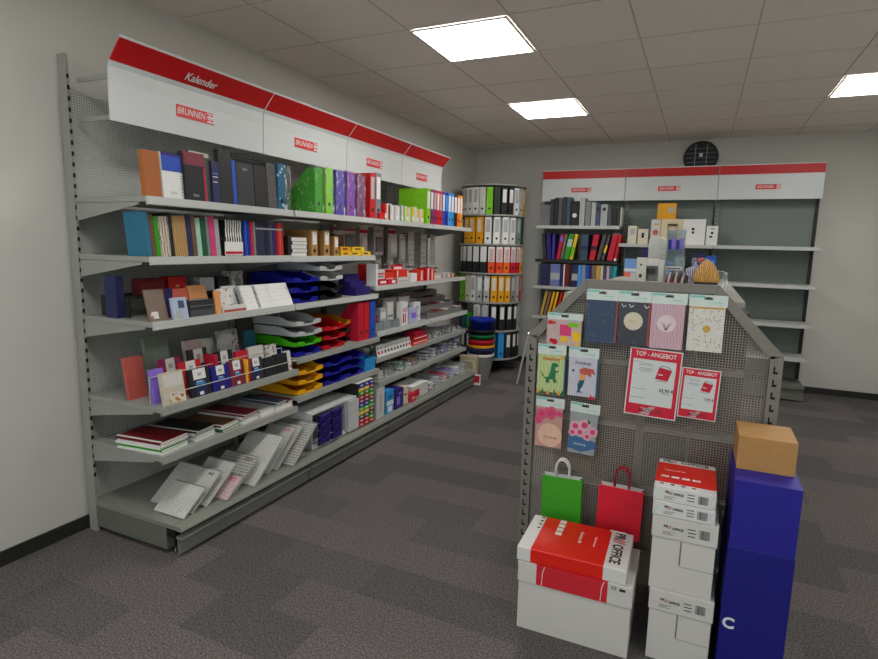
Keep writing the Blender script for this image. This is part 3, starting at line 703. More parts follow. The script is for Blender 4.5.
# ------------------------------------------------------------------ fourth shelf, nearest bay: diaries behind wire
Z4 = .7355; tilt = -.16
food = printed('food_print', (214, 205, 188), (176, 110, 60), 'spots', .02, .42)
gd = 'diaries on the wire fenced shelf'
t = diary('beige cookery diary with food picture, front row at the left end', LW(.585, 1.885, Z4, tilt), .125, .155, .02, (mat('beige_cover', (196, 186, 166))), None)
mark(t, -.03, .062, .008, .05, food); mark(t, -.05, .055, .085, .145, 'offwhite')
diary('black diary with white sleeve and navy block, left in front row', LW(.585, 2.045, Z4, tilt), .125, .14, .022, 'black', bandw=.62, group=gd)
diary('navy blue diary with white sleeve, second in front row', LW(.585, 2.182, Z4, tilt), .12, .132, .022, 'deepblue', bandw=.45, lab2='indigo', group=gd)
diary('maroon diary with white sleeve, front row middle', LW(.585, 2.30, Z4, tilt), .105, .138, .022, 'maroon', bandw=.5, lab2='maroon', group=gd)
for k, (m, n_) in enumerate((('yellow', 'yellow'), ('crimson', 'crimson'))): slim(f'slim {n_} booklet standing between maroon and black diaries', LW(.585, 2.365+k*.016, Z4), .012, .13, .1, m, name='booklet', cat='booklet')
diary('black diary with white sleeve and blue block, right of yellow booklet', LW(.585, 2.447, Z4, tilt), .105, .126, .022, 'charcoal', bandw=.5, group=gd)
diary('plain black diary left of the last one, front row', LW(.585, 2.56, Z4, tilt), .10, .11, .03, 'black', None, group=gd)
diary('plain black diary at the right, front row', LW(.585, 2.665, Z4, tilt), .10, .115, .03, 'black', None, group=gd)
diary('black and white floral diary at the right end of the front row', LW(.575, 2.74, Z4, tilt), .04, .12, .03, p_floral, None, group=gd)
r2 = .515
diary('lilac diary at the left end of the second row', LW(r2, 1.86, Z4, tilt), .07, .165, .02, 'lilac', None)
diary('magenta diary with white sleeve in the second row', LW(.48, 1.97, Z4, tilt), .125, .195, .02, 'magenta', bandw=.42, lab2=None, group=gd)
diary('bright red diary with white sleeve above the black front diary', LW(r2, 2.06, Z4, tilt), .13, .17, .016, 'red', bandw=.46, lab2=None, group=gd)
diary('black diary with navy title block, second row left of the red one', LW(.455, 2.17, Z4, tilt), .12, .21, .02, 'charcoal', bandw=.5, group=gd)
diary('black diary with grey white sleeve, second row middle', LW(r2, 2.29, Z4, tilt), .12, .185, .02, 'black', bandw=.42, lab2='white', group=gd)
slim('crimson slim diary at the left edge of the middle black one', LW(r2, 2.21, Z4), .02, .175, .1, 'crimson', name='diary', cat='diary')
diary('dark crimson diary, second row toward the right', LW(r2, 2.42, Z4, tilt), .09, .165, .02, 'crimson', None, group=gd)
diary('white diary at the right of the second row', LW(r2, 2.535, Z4, tilt), .12, .175, .02, 'offwhite', None, group=gd)
diary('zebra and grey patterned diary, right end of second row', LW(r2, 2.66, Z4, tilt), .10, .165, .02, p_floral, None, group=gd)
r3 = .36
for k, (y, w, h, m, lb) in enumerate(((1.86, .10, .21, 'coral', 'coral boxed diary at the back left'), (2.04, .14, .28, 'lgrey', 'tall grey green folder at the back left'), (2.23, .12, .24, 'blush', 'pale pink notebook at the back'),
                                      (2.36, .14, .225, 'offwhite', 'pale grey notebook at the back'), (2.46, .1, .265, p_zig, 'grey patterned notebook at the back'), (2.565, .09, .255, p_floral, 'speckled white notebook at the back'),
                                      (2.665, .09, .24, 'petrol', 'petrol blue notebook at the back'))):
    diary(lb+' of the wire fenced shelf', LW([r3, r3-.05][k % 2], y, Z4, tilt), w, h, .02, (mat('sage', (128, 140, 124)) if k == 1 else m), None)
tray('light grey letter tray at the back right of the wire fenced shelf', LW(.40, 2.66, Z4+.0005), .2, .1, tw) if False else None

# ------------------------------------------------------------------ fifth shelf, nearest bay: exercise pads in flat stacks
Z5 = .4955
def pile(y, x, w, d, items, place, rz=0., name='exercise_pad'):
    z = Z5
    for k, (m, th, lb) in enumerate(items):
        flat_book(f'{lb}, {"top" if k == len(items)-1 else ["lowest", "second lowest", "third lowest", "fourth lowest", "fifth lowest"][k]} of {place}', LW(x-.006*(k % 3), y+.004*(k % 2), z, 0, 0, rz), w, d, th, m, name=name, cat='pad', group='flat piles of pads on the fifth shelf',
                  mk=[(-.5, -.40, 0, 1, 'white')] if k == len(items)-1 else ())
        z += th+.0006
wt = [('white', .014, 'white pad'), ('dgreen', .010, 'green edged pad'), ('white', .012, 'white pad')]
pile(1.885, .565, .17, .28, [('white', .012, 'white pad'), ('kellygreen', .012, 'green pad'), ('white', .012, 'white pad'), ('white', .010, 'thin white pad'), ('dred', .014, 'dark red glossy pad')], 'the first pile at left', .10)
pile(2.085, .555, .15, .30, [('white', .014, 'white pad'), ('lgrey', .014, 'grey pad'), ('white', .012, 'white pad'), ('black', .010, 'black covered pad')], 'the second pile', .14)
pile(2.25, .565, .14, .28, [('dgreen', .014, 'green pad'), ('white', .010, 'white pad'), ('brown', .010, 'brown pad')], 'the brown topped pile', .14)
pile(2.405, .565, .14, .30, [('white', .014, 'white pad'), ('lgrey', .012, 'grey pad'), ('white', .014, 'white pad'), ('maroon', .010, 'maroon pad')], 'the maroon topped pile', .12)
pile(2.545, .565, .12, .28, [('white', .014, 'white pad'), ('white', .014, 'thick white pad'), ('lgrey', .010, 'light grey pad')], 'the grey topped pile', .10)
pile(2.665, .565, .105, .28, [('white', .014, 'white pad'), ('white', .014, 'thick white pad'), ('lgrey', .012, 'grey pad'), ('slate', .012, 'slate blue pad')], 'the blue topped pile', .08)
z = Z52
for k, (m, lb) in enumerate((('white', 'white thick pad, lowest'), ('white', 'white pad, second'), ('white', 'white pad, third'), ('dred', 'dark red pad, topmost'))):
    pass
flat_book('thick white pad under the dark red pad at shelf joint', LW(.565, 2.745+.0, Z5), .05, .25, .03, 'white', cat='pad', name='exercise_pad')
flat_book('dark red pad lying at the joint left of yellow trays', LW(.565, 2.747, Z5+.031), .05, .25, .012, 'dred', cat='pad', name='exercise_pad')

# ------------------------------------------------------------------ base deck, nearest bay: planner boards leaning back
cal1 = printed('planner_print', (208, 208, 200), (96, 96, 94), 'grid', .021, .0095)
cal2 = printed('planner_fine', (200, 200, 194), (110, 110, 108), 'grid', .013, .0075)
cal3 = printed('month_rows', (186, 184, 178), (84, 84, 86), 'rows', .006, .018)
pinkp = printed('pink_print', (214, 190, 190), (150, 90, 96), 'rows', .004, .010)
ZB = .1695
def planner(label, xr, y, w, h, m, lean, head=None, hc='black'):
    t = thing('wall_planner', label, 'wall calendar', (xr-w/2, y, ZB+.004), (lean, 0, 0), 'wall planners leaning on the base shelf')
    bx('backing_board', 'lgrey', t, -w/2, w/2, .004, .007, 0, h)
    bx('printed_sheet', m, t, -w/2+.002, w/2-.002, 0, .0035, .002, h-.004)
    if head: text('lettering', head, .032, hc, t, (w*.5-.05, -.001, h-.03), sx=.9)
    bx('binding_strip', 'grey', t, -w/2, w/2, -.0012, -.0002, h-.006, h)
    return t
le = -.93
planner('small wall planner in front at the left end of base shelf', .650, 1.84, .21, .18, cal1, le)
planner('larger dark fine grid planner right behind the small front one', .640, 1.90, .30, .25, cal2, le, 'A4')
planner('white planner with narrow columns, in front of the pinkish one', .645, 1.985, .20, .27, cal2, le)
planner('pinkish planner lettered with red numbers, base shelf', .685, 2.085, .10, .15, pinkp, le, '202', 'crimson')
planner('planner with bold black 2024 heading behind the pinkish one', .655, 2.165, .24, .24, cal3, le, '2024')
planner('large plain grid planner in the middle of base shelf', .690, 2.285, .26, .33, cal1, -.86)
planner('blue and white planner headed with red 2024, base shelf', .640, 2.45, .20, .33, cal2, -.86, '2024', 'red')
planner('grey planner edge between the red headed and the last one', .645, 2.52, .20, .32, cal2, -.86)
planner('planner with twelve month rows, rightmost on the base shelf', .690, 2.61, .20, .32, cal3, -.88)

# ------------------------------------------------------------------ base deck, second bay
t = thing('drawer_unit', 'white desktop unit with purple compartments on the base shelf', 'drawer unit', **LW(.645, 3.152, ZB))
wbx = mat('unit_white', (196, 197, 196), .4)
MB().box(-.27, .27, 0.02, .33, 0, .012).box(-.27, .27, .02, .33, .235, .25).box(-.27, -.262, .02, .33, .012, .235).box(.262, .27, .02, .33, .012, .235).box(.12, .127, .02, .33, .012, .235).box(-.27, .27, .325, .33, .012, .235).box(-.262, .12, .03, .035, .012, .03).build('casing', wbx, t, .002)
s = MB()
for r in range(4):
    for q in range(2):
        x = -.15+q*.14; z = .02+r*.052; s.box(x-.055, x+.055, -.0, .02, z, z+.04).prism([(x-.055, z+.028), (x+.055, z+.04), (x+.055, z+.046), (x-.055, z+.036)], 'y', -.008, .02)
s.build('compartments', 'indigo', t); bx('front_panel', wbx, t, .128, .26, .0, .019, .012, .234)
t = thing('drawer_box', 'tall black drawer box with rainbow coloured drawers, base shelf', 'drawer unit', **LW(.645, 3.52, ZB))
MB().box(-.11, .11, .008, .30, 0, .335).build('casing', 'black', t); bx('top_panel', 'offwhite', t, -.11, .11, .008, .30, .335, .337)
dcol = ['royal', 'kellygreen', 'yellow', 'magenta', 'crimson', 'kiwi', 'dgreen', 'red']
nm = ['blue', 'green', 'yellow', 'magenta', 'crimson', 'light green', 'dark green', 'red']
dl = [7, 4, 6, 2, 5, 0, 3, 4, 1, 2, 0]
for k, ci in enumerate(dl):
    for q in (-1, 0, 1):
        z = .008+k*.0297; x = q*.070; ci2 = (ci+(q == 1)*(k % 2)) % 8
        d = bx('drawer', dcol[ci2], t, x-.032, x+.032, -.001, .007, z, z+.024); d['label'] = nm[ci2]+' drawer'
        bx('label_slot', 'white', d, x-.016, x+.016, -.002, -.0011, z+.010, z+.019)
t = thing('magazine_file', 'white magazine file standing beside the rainbow drawer box', 'file holder', **LW(.645, 3.725, ZB))
MB().prism([(0, 0), (.24, 0), (.24, .24), (.0, .24)], 'x', -.06, -.057).prism([(0, 0), (.24, 0), (.24, .24), (0, .24)], 'x', .057, .06).box(-.057, .057, 0, .003, 0, .24).box(-.057, .057, .237, .24, 0, .2).box(-.057, .057, .003, .237, 0, .003).build('body', wbx, t)
bx('grip_slot', 'grey', t, -.004, .004, -.0012, -.0002, .06, .19)
carton('pale blue product box with picture, third bay base shelf', LW(.645, 3.875, ZB), .12, .14, .185, 'sky', mk=[(-.45, .45, .35, .55, 'white'), (-.3, .3, .05, .3, 'white'), (-.2, .2, .65, .8, 'petrol')], side='teal')
carton('purple blue product box with white marks, base shelf', LW(.645, 4.03, ZB), .14, .14, .165, 'indigo', mk=[(-.3, .1, .2, .6, 'lilac'), (-.1, .3, .7, .8, 'lilac')], side='lilac')
carton('brown topped carton behind the purple box', LW(.47, 4.08, ZB), .2, .16, .19, 'orangebrown', mk=[(-.4, .4, .1, .5, 'cream')])
carton('cream carton with brown writing near the purple box', LW(.63, 4.17, ZB), .09, .12, .15, 'cream', mk=[(-.3, .3, .5, .6, 'brown')])
carton('white long carton with red front, middle of the base shelf', LW(.63, 4.46, ZB), .30, .2, .11, 'offwhite', mk=[(-.48, -.1, .1, .7, 'crimson')], topm='white')
carton('small rose pink carton before the white long carton', LW(.655, 4.27, ZB), .09, .07, .07, 'crimson', mk=[(-.3, .3, .3, .6, 'blush')])

# ------------------------------------------------------------------ far bays: pegged packs
pk1 = printed('pack_print', (226, 214, 212), (120, 96, 104), 'rows', .008, .013); pk2 = printed('pack_print_fine', (226, 224, 220), (130, 126, 128), 'rows', .005, .009)
packs = [(3.80, 1.665, .13, .22, 'crimson', 'pack with crimson header half behind the yellow packs'), (3.95, 1.66, .17, .20, 'crimson', 'wide pack with red header nearest the kraft boxes'), (4.17, 1.66, .12, .26, 'crimson', 'narrow pack with red header and dark picture'), (4.42, 1.67, .16, .25, 'lgrey', 'grey printed pack with pale header'),
         (4.68, 1.67, .17, .27, 'crimson', 'wide pack with red header in the middle'), (4.86, 1.67, .12, .33, 'burgundy', 'long narrow pack with dark red header'), (5.05, 1.66, .13, .40, 'offwhite', 'long white pack with stacked rows'),
         (5.33, 1.64, .14, .42, 'white', 'long white strip of small parts'), (5.55, 1.63, .12, .40, 'blush', 'long reddish brown strip at the far end')]
for k, (y, z, w, h, hd, lb) in enumerate(packs):
    blister(lb+' on the pegboard', LW(.20, y, z), w, h, pk1 if k % 2 else pk2, hd, 'white' if k not in (1, 3) else 'grey', hook=.148, rows=6 if h > .35 else 0, group='packs hanging on the pegboard')
for k, (y, z) in enumerate(((4.40, 1.40), (4.62, 1.39), (4.88, 1.33))):
    blister(['small grey pack hanging lower left', 'small grey pack hanging lower middle', 'small white pack hanging lower right'][k]+' on the pegboard', LW(.21, y, z), .10, .12, pk2, 'white', 'offwhite', hook=.158)

# third-bay small shelf
ZL2 = 1.1935; rb = mat('orange_red_box', (222, 54, 30), .45); i = 0
sp = [(.52, 3.865, 0, .025, .09, .17, 'white', 'upright white thin box at the left end', ()), (.52, 3.96, 0, .12, .10, .045, 'crimson', 'crimson low box', [(-.4, .4, .3, .7, 'white')]), (.50, 3.96, .047, .12, .09, .075, 'offwhite', 'white box with grey rows on the crimson one', [(-.4, .4, .2, .35, 'grey'), (-.4, .4, .5, .65, 'crimson')]),
      (.52, 4.12, 0, .14, .10, .04, 'crimson', 'crimson low box with white flash', [(-.1, .3, .2, .8, 'white')]), (.50, 4.10, .042, .13, .09, .05, rb, 'orange red box, left of the long one', [(-.4, .4, .0, .15, 'white')]), (.40, 3.98, 0, .16, .08, .16, 'red', 'tall red box with round white ring', [(-.2, .2, .3, .7, 'white')]),
      (.52, 4.31, .0, .20, .12, .05, 'offwhite', 'white long carton', [(-.45, .45, .2, .5, 'lgrey')]), (.51, 4.31, .052, .22, .11, .06, rb, 'long orange red box on the white carton', [(-.46, -.38, .1, .9, 'white'), (.38, .46, .1, .9, 'white')]), (.40, 4.42, 0, .18, .08, .145, 'red', 'red box behind the white wedge', [(-.4, .4, .7, .9, 'white')]),
      (.52, 4.50, 0, .12, .10, .075, 'white', 'plain white small box in the middle', ()), (.52, 4.655, 0, .09, .09, .10, rb, 'orange red box near the bay joint', [(-.15, .15, .1, .9, 'white')]), (.52, 4.79, 0, .08, .09, .115, 'red', 'red striped box, first after the joint', [(-.1, .2, .05, .95, 'white')]),
      (.52, 4.89, 0, .08, .09, .11, rb, 'orange red striped box, second after the joint', [(-.25, -.05, .05, .95, 'white')]), (.50, 5.05, 0, .16, .10, .05, 'blush', 'flat pale red box', [(-.4, .4, .2, .6, 'offwhite')]), (.50, 5.50, 0, .05, .06, .04, 'dgreen', 'tiny dark green box near the far end', ()), (.50, 5.43, 0, .05, .06, .04, 'orange', 'tiny orange box near the far end', ())]
for x, y, dz, w, d, h, m, lb, mk_ in sp: carton(lb+' on the small box shelf', LW(x-.0, y, ZL2+dz), w, d, h, m, name='small_box', mk=mk_, group='small boxes on the third bay shelf')
tape = clearplastic('clear_plastic', (215, 220, 222), .45)
for k, (x, y, h) in enumerate(((.40, 4.30, .16), (.38, 4.58, .17), (.40, 4.72, .15), (.42, 5.06, .13), (.42, 5.22, .12))):
    bag(['clear packet behind the long orange red box', 'white packet behind the plain white box', 'dark backed packet near the bay joint', 'crumpled white packet right of the striped boxes', 'crumpled clear packet further right'][k]+', small box shelf', LW(x, y, ZL2), .12, .09, h, wrapf, ['offwhite', 'dgrey'])
for k, y in enumerate((5.2, 5.33)):
    bag(['crumpled clear packet lying in front after the striped boxes', 'crumpled clear packet lying at the far shelf end'][k], LW(.52, y, ZL2), .12, .10, .06, wrapf, ['white', 'blush'])

# fourth row of far bays
ZL3 = .8305
clearc = clearplastic('clear_tub', (205, 212, 214), .3, .1)
k = 0
for (x, y, w, h, m, lb) in ((.54, 3.875, .12, .07, 'offwhite', 'low clear tub with white parts'), (.53, 4.02, .12, .07, 'lgrey', 'low clear tub with grey parts'), (.54, 4.16, .10, .065, 'white', 'low clear tub with labels')):
    t = thing('plastic_tub', lb+' on the fourth row, third bay', 'tub', **LW(x, y, ZL3)); MB().box(-w/2, w/2, 0, .13, .0, .002).box(-w/2, w/2, 0, .002, .002, h).box(-w/2, w/2, .128, .13, .002, h).box(-w/2, -w/2+.002, .002, .128, .002, h).box(w/2-.002, w/2, .002, .128, .002, h).build('tub', clearc, t)
    s = MB(); rnd = random.Random(int(y*100))
    for q in range(12): a = rnd.uniform(-w*.4, w*.3); b_ = rnd.uniform(.01, .1); zz = .003+(q % 4)*.012; s.box(a, a+.02, b_, b_+.02, zz, zz+.011, q % 2)
    s.build('contents', [m, 'slate'], t)
for k, (x, y, w, h, m, mk_, lb) in enumerate(((.50, 4.0, .10, .17, 'lgrey', [(-.4, .4, .5, .8, 'white'), (-.3, .3, .1, .3, 'dgrey')], 'grey boxed product with white panel'), (.50, 4.12, .10, .21, 'offwhite', [(-.4, .4, .4, .5, 'grey')], 'tall off-white pack'),
                                      (.54, 4.30, .11, .20, 'white', [(-.4, .4, .55, .75, 'rose'), (-.3, -.1, .1, .5, 'crimson'), (.05, .2, .1, .5, 'crimson')], 'white pack with pink red print'), (.54, 4.47, .15, .13, mat('pale_violet', (178, 180, 214)), [(-.3, .3, .3, .7, 'lilac')], 'pale violet blue pack'),
                                      (.50, 4.62, .12, .17, 'white', [(-.3, .3, .6, .8, 'lgrey'), (-.3, .2, .2, .3, 'pink')], 'white pack with faint pink lines'), (.40, 4.28, .24, .23, mat('cardstock', (150, 148, 142)), [(-.4, .4, .2, .9, 'lgrey')], 'tall grey card display at the back'), (.40, 4.55, .2, .22, 'offwhite', [(-.3, .3, .5, .7, 'rose')], 'off-white card display at the back'))):
    carton(lb+', third bay fourth row', LW(x, y, ZL3), w, .05, h, m, name='product_pack', mk=mk_, cat='pack')
carton('small navy and red box beside the blue magazine file', LW(.50, 3.86, ZL3), .09, .06, .12, 'navy', name='product_pack', cat='pack', mk=[(-.4, .4, .6, .95, 'red')])
t = thing('stepped_rack', 'grey stepped rack holding slim packs in rising rows', 'rack', **LW(.55, 5.17, ZL3))
s = MB()
for r in range(4): s.box(-.42, .42, .01+r*.10, .012+r*.10, 0, .05+r*.055).box(-.42, .42, .012+r*.10, .11+r*.10, .03+r*.055, .033+r*.055)
s.box(-.42, -.417, .012, .41, 0, .03).build('steps', clearplastic('rack_clear', (150, 150, 150), .6), t)
rc = ['dgrey', 'maroon', 'charcoal', 'lgrey', 'dred', 'grey', 'white', 'brown', 'offwhite', 'blush']; rn = ['grey', 'maroon', 'charcoal', 'light grey', 'dark red', 'mid grey', 'white', 'brown', 'off-white', 'pale pink']
for r in range(4):
    for q in range(8):
        c = (r*3+q*7) % 10
        th_ = thing('slim_pack', f'{rn[c]} slim pack, {["front", "second", "third", "rear"][r]} row of stepped rack, {["first", "second", "third", "fourth", "fifth", "sixth", "seventh", "eighth"][q]} from left', 'pack', group='slim packs in the stepped rack', **LW(.53-r*.10, 4.80+q*.105, ZL3+.0335+r*.055))
        bx('sleeve', rc[c], th_, -.046, .046, 0, .07, 0, .02+.004*(q % 3)); bx('printed_panel', ['white', 'crimson', 'lgrey', 'maroon'][(q+r) % 4], th_, -.03, .03, -.0008, 0, .004, .016)

# fifth row: index tabs, boxes
ZL4 = .6205
for k in range(11):
    y = 3.86+k*.053; t = thing('index_tab_pack', f'white index pack with a round badge, {["first", "second", "third", "fourth", "fifth", "sixth", "seventh", "eighth", "ninth", "tenth", "last"][k]} in row from left', 'pack', group='row of white index packs', **LW(.55, y, ZL4, -.2))
    bx('card', 'white', t, -.024, .024, 0, .004, 0, .095)
    MB().disc(0, .032, .014, -.0012, 0).build('badge', ['crimson', 'crimson', 'dred', 'charcoal', 'charcoal', 'dgrey', 'black', 'charcoal', 'slate', 'crimson', 'crimson'][k], t)
    bx('header_line', 'lgrey', t, -.018, .018, -.0008, 0, .06, .08)
    bx('stand', clearc, t, -.02, .02, .0045, .025, 0, .05)
for k, (dz, m, w, lb) in enumerate(((0, rb, .30, 'long orange red box, lowest of three'), (.042, 'red', .28, 'red box with white stripe, middle of three'), (.084, 'crimson', .18, 'short crimson box, top of three'))):
    carton(lb+' on the fifth row of third bay', LW(.55, 4.60-(k == 2)*.02, ZL4+dz), w, .10, .04, m, mk=[(-.45, .45, .4, .6, 'white')] if k < 2 else (), name='small_box')
for k, (y, w, h, c) in enumerate(((4.87, .12, .06, 'lgrey'), (5.02, .13, .07, 'white'), (5.18, .13, .065, 'grey'), (5.34, .14, .07, mat('pale_violet2', (150, 152, 190))), (5.50, .12, .06, 'lgrey'))):
    bag(['crumpled grey clear packet first after the red boxes', 'crumpled white clear packet second after the red boxes', 'crumpled grey packet in the middle', 'violet tinted packet fourth in the row', 'last clear packet at the far end'][k]+', fifth row', LW(.54, y, ZL4), w, .16, h, wrapf, [c, 'lgrey'])
for k in range(4):
    bag(['flat white packet behind the first index packs', 'flat clear packet behind the middle index packs', 'flat clear packet behind the last index packs', 'flat packet behind the red boxes'][k], LW(.44, 3.90+k*.22, ZL4), .18, .15, .06, wrapf, ['lgrey', 'offwhite'])
# sixth row
ZL5 = .4305
for k, (x, y, w, d, h, c, lb) in enumerate(((.57, 3.90, .18, .2, .07, ['white', 'offwhite'], 'large crumpled white packet next to the light blue box'), (.55, 4.10, .15, .2, .08, ['lgrey', 'grey'], 'crumpled grey packet left of the green one'), (.56, 4.27, .12, .16, .08, ['dgreen', 'mint'], 'dark green packet'),
                                         (.57, 4.40, .10, .14, .05, ['white', 'lgrey'], 'small white packet right of green'), (.55, 4.55, .16, .18, .06, ['maroon', 'gold'], 'maroon and gold packet'), (.55, 4.80, .14, .16, .09, ['slate', 'white'], 'slate packet right of the joint'),
                                         (.55, 4.95, .13, .16, .10, [mat('steelblue', (140, 160, 190)), 'white'], 'pale steel blue packet'), (.54, 5.08, .10, .14, .12, ['indigo', 'navy'], 'dark indigo packet'), (.54, 5.22, .15, .16, .11, ['lilac', 'lgrey'], 'lilac grey packet'),
                                         (.54, 5.38, .13, .16, .11, ['lgrey', 'slate'], 'grey blue packet'), (.54, 5.54, .13, .16, .12, ['white', 'lilac'], 'white lilac packet at the far end'))):
    bag(lb+' on the sixth row', LW(x, y, ZL5), w, d, h, wrapf, c)
carton('maroon box with gold edge behind the maroon packet, sixth row', LW(.35, 4.55, ZL5), .26, .12, .12, 'maroon', mk=[(-.4, .4, .1, .2, 'gold')])
# base, far end
for k, (x, y, w, d, h, c) in enumerate(((.64, 4.74, .16, .22, .07, ['lgrey', 'white']), (.63, 4.92, .15, .25, .08, [mat('icy', (170, 178, 196)), 'lgrey']), (.63, 5.09, .15, .25, .09, ['white', 'crimson']), (.63, 5.26, .15, .25, .09, ['lgrey', 'lilac']), (.63, 5.42, .14, .25, .09, ['icy', 'white']), (.63, 5.57, .13, .25, .10, ['offwhite', 'lgrey']),
                                      (.36, 4.80, .2, .2, .10, ['grey', 'white']), (.36, 5.03, .2, .2, .11, ['lgrey', 'grey']), (.36, 5.26, .2, .2, .12, ['icy', 'lgrey']), (.36, 5.5, .2, .2, .12, ['lgrey', 'white']))):
    bag(['first clear packet after the white carton', 'second clear packet', 'clear packet with red inside', 'fourth packet, lilac grey inside', 'fifth packet, icy white', 'last clear packet at the corner', 'rear packet nearest', 'rear packet second', 'rear packet third', 'rear packet last'][k]+', base of far bay', LW(x, y, ZB), w, d, h, wrapf, c)

# ------------------------------------------------------------------ round binder carousel in the corner
CXc, CYc, RC = .478, 6.66, .395
tc_ = thing('binder_carousel', 'round floor standing carousel with six tiers of ring binders', 'carousel', (CXc, CYc, 0))
TZ = [.19, .53, .87, 1.213, 1.553, 1.892, 2.238]
for k, z in enumerate(TZ):
    MB().lathe([(0, z-.022), (RC-.01, z-.022), (RC, z-.018), (RC, z-.002), (RC-.004, z), (0, z)], 40).build('top_disc' if k == 6 else 'tier_disc', steel, tc_, smooth=False)
MB().lathe([(0, 0), (.05, 0), (.05, 2.21), (0, 2.21)], 12).build('column', darksteel, tc_)
s = MB().lathe([(0, 0), (.2, 0), (.2, .02), (0, .02)], 24)
for a in range(5): th = a*2*PI/5+.3; s.box(0, 0, 0, 0, 0, 0) if False else s.tube([(0, 0, .03), (.33*math.cos(th), .33*math.sin(th), .02)], .015, 6)
s.build('base', darksteel, tc_)
s = MB()
for k in range(4):
    th = PI/4+k*PI/2
    s.tube([(.2*math.cos(th), .2*math.sin(th), .1), (.2*math.cos(th), .2*math.sin(th), 2.22)], .006, 6)
s.build('support_rod', darksteel, tc_)
tiers = {5: ('top tier', ['white', 'white', 'white', 'white', 'offwhite', 'lime', 'blackgreen', 'black', 'black', 'white', 'lgrey', 'amber']),
         4: ('second tier', ['black', 'amber', 'amber', 'amber', 'white', 'white', 'white', 'white', 'grey', 'dgreen']),
         3: ('third tier', ['black', 'black', 'black', 'black', 'black', 'orangered', 'orangered', 'orange', 'crimson', 'crimson', 'amber']),
         2: ('fourth tier', ['lime', 'kiwi', 'cream', 'white', 'spotty', 'spotty', 'amber', 'amber', 'amber', 'grey', 'lgrey', 'crimson']),
         1: ('fifth tier', ['charcoal', 'petrol', 'kellygreen', 'white', 'lgrey', 'black', 'black', 'black', 'black', 'lgrey']),
         0: ('lowest tier', ['black', 'navy', 'navy', 'blue', 'petrol', 'petrol', 'sky', 'charcoal', 'black', 'black'])}
mat('blackgreen', (14, 34, 24), .5); mat('orangered', (232, 70, 26), .5); printed('spotty', (214, 214, 208), (30, 30, 30), 'wave', .03, .75)
lw = {'black': 'white', 'orangered': 'blush', 'orange': 'blush', 'crimson': 'blush', 'amber': 'cream', 'white': 'lgrey', 'grey': 'lgrey', 'spotty': 'white'}
wn = {'blackgreen': 'very dark green', 'orangered': 'orange red', 'spotty': 'black and white patterned', 'kiwi': 'light green', 'kellygreen': 'green', 'lgrey': 'light grey', 'offwhite': 'off-white', 'petrol': 'petrol blue', 'sky': 'sky blue', 'amber': 'yellow orange', 'dgreen': 'dark green'}
# the viewer looks at the carousel from the south-east: binders fan from the west-south-west round to the north-east
va = math.atan2(0-CYc, 2.837-CXc)
ordw = ['first', 'second', 'third', 'fourth', 'fifth', 'sixth', 'seventh', 'eighth', 'ninth', 'tenth', 'eleventh', 'twelfth']
for k, (nm_, cl) in tiers.items():
    n = len(cl); z = TZ[k]+.0008
    for i, c in enumerate(cl):
        f = (i+.5)/n*2-1
        a = va+f*1.36
        w = min(.078, max(.036, RC*(math.asin(min(.97, (i+1)/n*2-1))-math.asin(max(-.97, i/n*2-1)))*.80))
        w = min(.074, 2.72/n*.302)
        r = RC-.012
        same = [q for q in range(n) if cl[q] == c]
        cw = wn.get(c, c)
        lb = f'{cw} binder on the carousel {nm_}, {ordw[i]} from the left' if len(same) > 1 else f'{cw} binder on the carousel {nm_}, only one of its colour'
        if k == 1 and 1 <= i <= 2: hh = .2
        else: hh = .306
        binder(lb, dict(loc=(CXc+r*math.cos(a), CYc+r*math.sin(a), z), rot=(0, 0, a+R90)), w, hh, .075, c, lw.get(c, 'white' if c in ('navy', 'charcoal') else None), group='binders on the '+nm_, two='white' if c in ('black', 'orangered', 'orange', 'crimson') and k in (3,) else None)

# ------------------------------------------------------------------ bins, carton, folding stand in the corner
def bin_(label, x, y, z, m, h=.30, rb_=.105, rt=.148):
    t = thing('waste_bin', label, 'bin', (x, y, z), group='nested round bins')
    MB().lathe([(0, 0), (rb_, 0), (rt, h), (rt+.006, h), (rt+.006, h-.014), (rt+.0018, h-.014), (rb_+.0018, -.0018), (0, -.0018)][::1], 28).build('bin_wall', m, t, smooth=True)
    MB().lathe([(rt+.001, h-.022), (rt+.008, h-.022), (rt+.008, h+.003), (rt+.001, h+.003)], 28).build('rim', m, t)
    return t
bxx, byy = .608, 6.05
for z, m, lb in ((.002, 'white', 'white round bin, lowest of the nested stack'), (.075, 'navy', 'navy bin rim above the white bin'), (.105, 'amber', 'yellow bin rim in the nested stack'),
                 (.165, 'crimson', 'red bin between yellow and green ones'), (.225, mat('bin_green', (20, 110, 60), .35), 'green bin between red and black ones'), (.285, 'black', 'black bin under the blue one'), (.405, mat('bin_blue', (18, 40, 150), .35), 'blue bin, topmost of the nested stack')):
    bin_(lb, bxx, byy, z, m)
carton('beige carton with line drawing beside the white bin', dict(loc=(.555, 5.80, 0), rot=(0, 0, .12)), .20, .08, .30, 'beige', mk=[(-.35, .35, .45, .85, 'cream'), (-.3, .3, .5, .8, 'beige')])
carton('small red and white box on the floor before the bins', dict(loc=(.665, 5.725, 0), rot=(0, 0, .12)), .12, .05, .11, 'white', mk=[(-.45, .45, .25, .95, 'red')])
t = thing('folding_stand', 'thin chrome folding stand on the floor beside the display panel', 'stand', (1.17, 6.02, 0))
MB().tube([(-.10, -.02, .006), (0, 0, .56)], .011, 8).build('leg', rail_m, t); MB().tube([(.02, -.04, .006), (.01, 0, .56)], .011, 8).build('leg', rail_m, t); MB().tube([(.03, .22, .006), (.005, .01, .56)], .007, 8).build('leg', chrome, t)
MB().lathe([(0, .555), (.02, .56), (.022, .58), (.01, .595), (0, .597)], 12).build('head', chrome, t)

